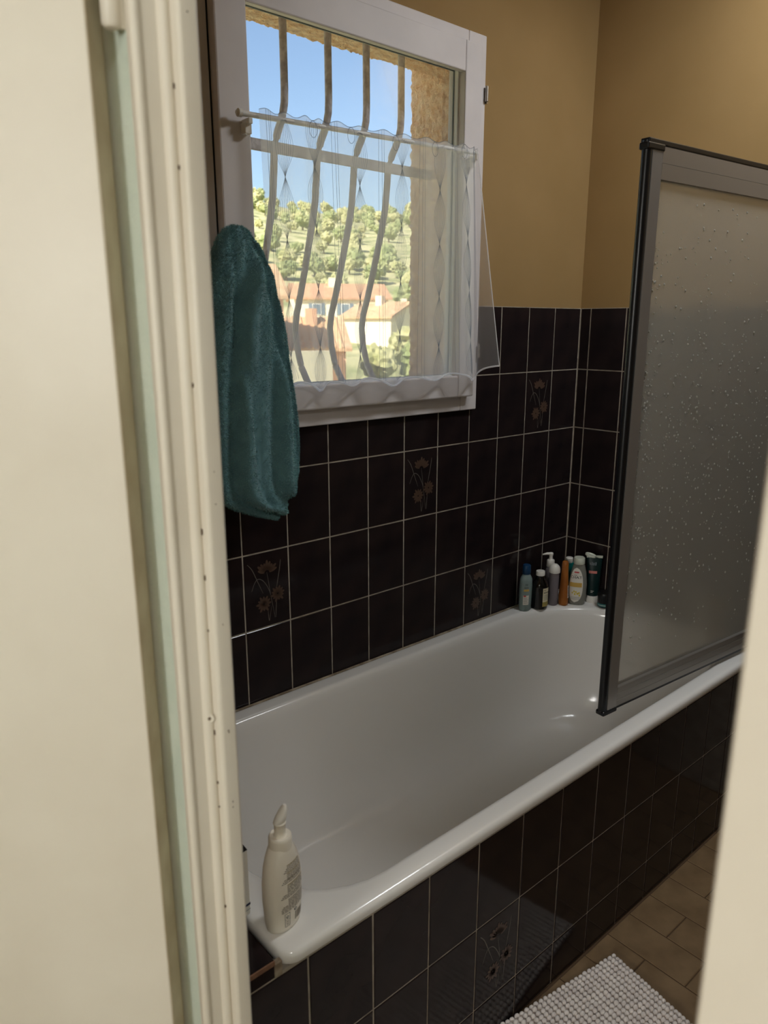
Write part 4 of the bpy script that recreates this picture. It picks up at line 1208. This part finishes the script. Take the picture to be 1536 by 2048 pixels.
def house(name, label, az, d, w, dep, zb, zw, zr, rot, wall, roof, ribs=False, wins=()):
    """w wide, dep deep, walls zb..zw, ridge at zr along the width"""
    p = polar(az, d, zb); e = empty(name, p, R(-az + rot)); tag(e, label, 'house')
    h = zw - zb; rr = zr - zb
    x0, x1, y0, y1 = -w / 2, w / 2, 0, dep
    mb = MB().box(x0, x1, y0, y1, -3, h)
    mb.add([(x0, y0, h), (x0, y1, h), (x0, dep / 2, rr), (x1, y0, h), (x1, y1, h), (x1, dep / 2, rr)], [(0, 1, 2), (3, 5, 4)])
    mb.build('walls', wall, e)
    ov = 0.35
    for sgn in (0, 1):
        ya = -ov if sgn == 0 else dep + ov; za = h - ov * (rr - h) / (dep / 2)
        r = MB().add([(x0 - ov, ya, za), (x1 + ov, ya, za), (x1 + ov, dep / 2, rr), (x0 - ov, dep / 2, rr), (x0 - ov, ya, za + 0.18), (x1 + ov, ya, za + 0.18), (x1 + ov, dep / 2, rr + 0.18), (x0 - ov, dep / 2, rr + 0.18)],
                     [(0, 1, 2, 3), (4, 5, 6, 7), (0, 1, 5, 4), (1, 2, 6, 5), (2, 3, 7, 6), (3, 0, 4, 7)])
        if ribs and sgn == 0:
            n = int(w / 0.45)
            for i in range(n):
                xx = x0 + w * (i + 0.5) / n
                r.tube([(xx, ya, za + 0.19), (xx, dep / 2, rr + 0.19)], 0.10, 6)
        r.build('roof_slope', roof, e)
    for (wx, wz, ww, wh) in wins:
        f = MB().box(wx - ww / 2, wx + ww / 2, -0.06, 0.05, wz, wz + wh).build('window', M['mirror'], e)
        MB().box(wx - ww / 2 + 0.08, wx + ww / 2 - 0.08, -0.075, 0.0, wz + 0.08, wz + wh - 0.08).build('pane', M['pane'], f)
        for s_ in (-1, 1):
            MB().box(wx + s_ * (ww / 2 + ww * 0.22) - ww * 0.2, wx + s_ * (ww / 2 + ww * 0.22) + ww * 0.2, -0.07, 0.0, wz, wz + wh).build('shutter', M['pane'], e)
    ch_ = MB().box(x0 + w * 0.4, x0 + w * 0.4 + 0.7, dep * 0.35, dep * 0.35 + 0.6, rr - 0.9, rr + 0.7)
    ch_.build('chimney', wall, e)
    return e
AZP = lambda px: 40.875 + math.degrees(math.atan((px - 768) / (1475 * math.cos(R(14.18)))))
# elevation (rise per metre of distance) for an image row, on the camera's vertical plane
EL = lambda v: math.tan(R(-14.183) + math.atan((1024 - v) / 1474.9))
zat = lambda v, d: CP.z + EL(v) * d
house('white_house', 'long white house with orange roof on the hillside', AZP(690), 78, 9.6, 8, zat(668, 78), zat(597, 78), zat(571, 82), 8, M['housewall'], M['rooftile'], False,
      ((-2.6, 1.9, 0.9, 1.1), (0.3, 1.9, 0.9, 1.1)))
house('annex_house', 'low white annex with shallow roof in front of the long white house', AZP(735), 70, 5.6, 6, zat(668, 70), zat(634, 70), zat(608, 73), -38, M['housewall'], M['rooftan'])
house('tan_roof_house', 'nearer house with a broad tan ribbed tile roof', AZP(640), 46, 3.6, 7, zat(760, 46), zat(697, 46), zat(640, 49.5), 6, M['pinkwall'], M['rooftan'], True)
house('salmon_house', 'salmon pink house at the left behind the towel', AZP(520), 42, 3.6, 5, zat(760, 42), zat(590, 42), zat(535, 44.5), 14, M['pinkwall'], M['rooftan'])
house('small_house', 'small house with brown roof among the trees at the right', AZP(800), 88, 4.4, 5, zat(662, 88), zat(640, 88), zat(610, 90.5), -12, M['housewall'], M['rooftan'])
wr = MB(); pA = polar(AZP(560), 34, zat(745, 34)); pB = polar(AZP(665), 36, zat(742, 36))
dvec = (pB - pA).normalized(); nvec = Vector((-dvec.y, dvec.x, 0)) * 0.2
wr.rings([[pA - nvec + Vector((0, 0, z)) , pB - nvec + Vector((0, 0, z)), pB + nvec + Vector((0, 0, z)), pA + nvec + Vector((0, 0, z))] for z in (-2.0, 0.95)])
tag(wr.build('garden_wall', M['housewall']), 'low white garden wall below the tan roof', 'garden wall')

def crown_mesh(seed, m):
    mb = MB(); rnd = random.Random(seed)
    ic = bmesh.new(); bmesh.ops.create_icosphere(ic, subdivisions=3, radius=1.0)
    V = [v.co.copy() for v in ic.verts]; F = [tuple(v.index for v in f.verts) for f in ic.faces]; ic.free()
    for k in range(6):
        c = Vector((rnd.uniform(-.5, .5), rnd.uniform(-.5, .5), rnd.uniform(-.25, .45))); s = rnd.uniform(0.45, 0.75)
        mb.add([c + v * s * (1 + 0.45 * noise.noise(v * 3.1 + c * 7) + 0.38 * noise.noise(v * 7 + c * 3)) for v in V], F)
    return mb.mesh('crown', m, smooth=False)
CR = [crown_mesh(i, M['leaf'] if i % 2 else M['leaf2']) for i in range(4)]
TRK = MB().tube([(0, 0, -2.2), (0.03, 0, -1.2), (0, 0.02, 0)], [0.16, 0.11, 0.08], 8).mesh('trunk', M['bark'])
tpos = []
rt = random.Random(11)
for i in range(6000):
    az = rt.uniform(26, 47); d = rt.choice((rt.uniform(95, 150), rt.uniform(120, 330), rt.uniform(250, 340)))
    sc_ = rt.uniform(0.7, 1.5) * (1 + d / 500); p = polar(az, d, 0)
    if all((p - polar(a_, d_, 0)).length > 1.45 * (sc_ + s_) for a_, d_, s_ in tpos): tpos.append((az, d, sc_))
    if len(tpos) >= 250: break
tpos += [(AZP(815), 60, 1.9), (AZP(850), 55, 1.6), (AZP(772), 54, 1.3), (AZP(748), 47, 1.1), (AZP(800), 44, 1.3), (AZP(880), 64, 2.4), (AZP(768), 39, 0.9), (AZP(712), 41, 0.9)]
for i, (az, d, s) in enumerate(tpos):
    gz = ground_z(az, d)
    e = empty('tree', polar(az, d, gz + s * 0.9), rt.uniform(0, 6)); e.scale = (s, s, s * rt.uniform(0.8, 1.15))
    tag(e, 'round leafy tree growing on the hillside beyond the window', 'tree', 'trees on the hillside')
    link('crown', CR[i % 4], e)
    link('trunk', TRK, e)
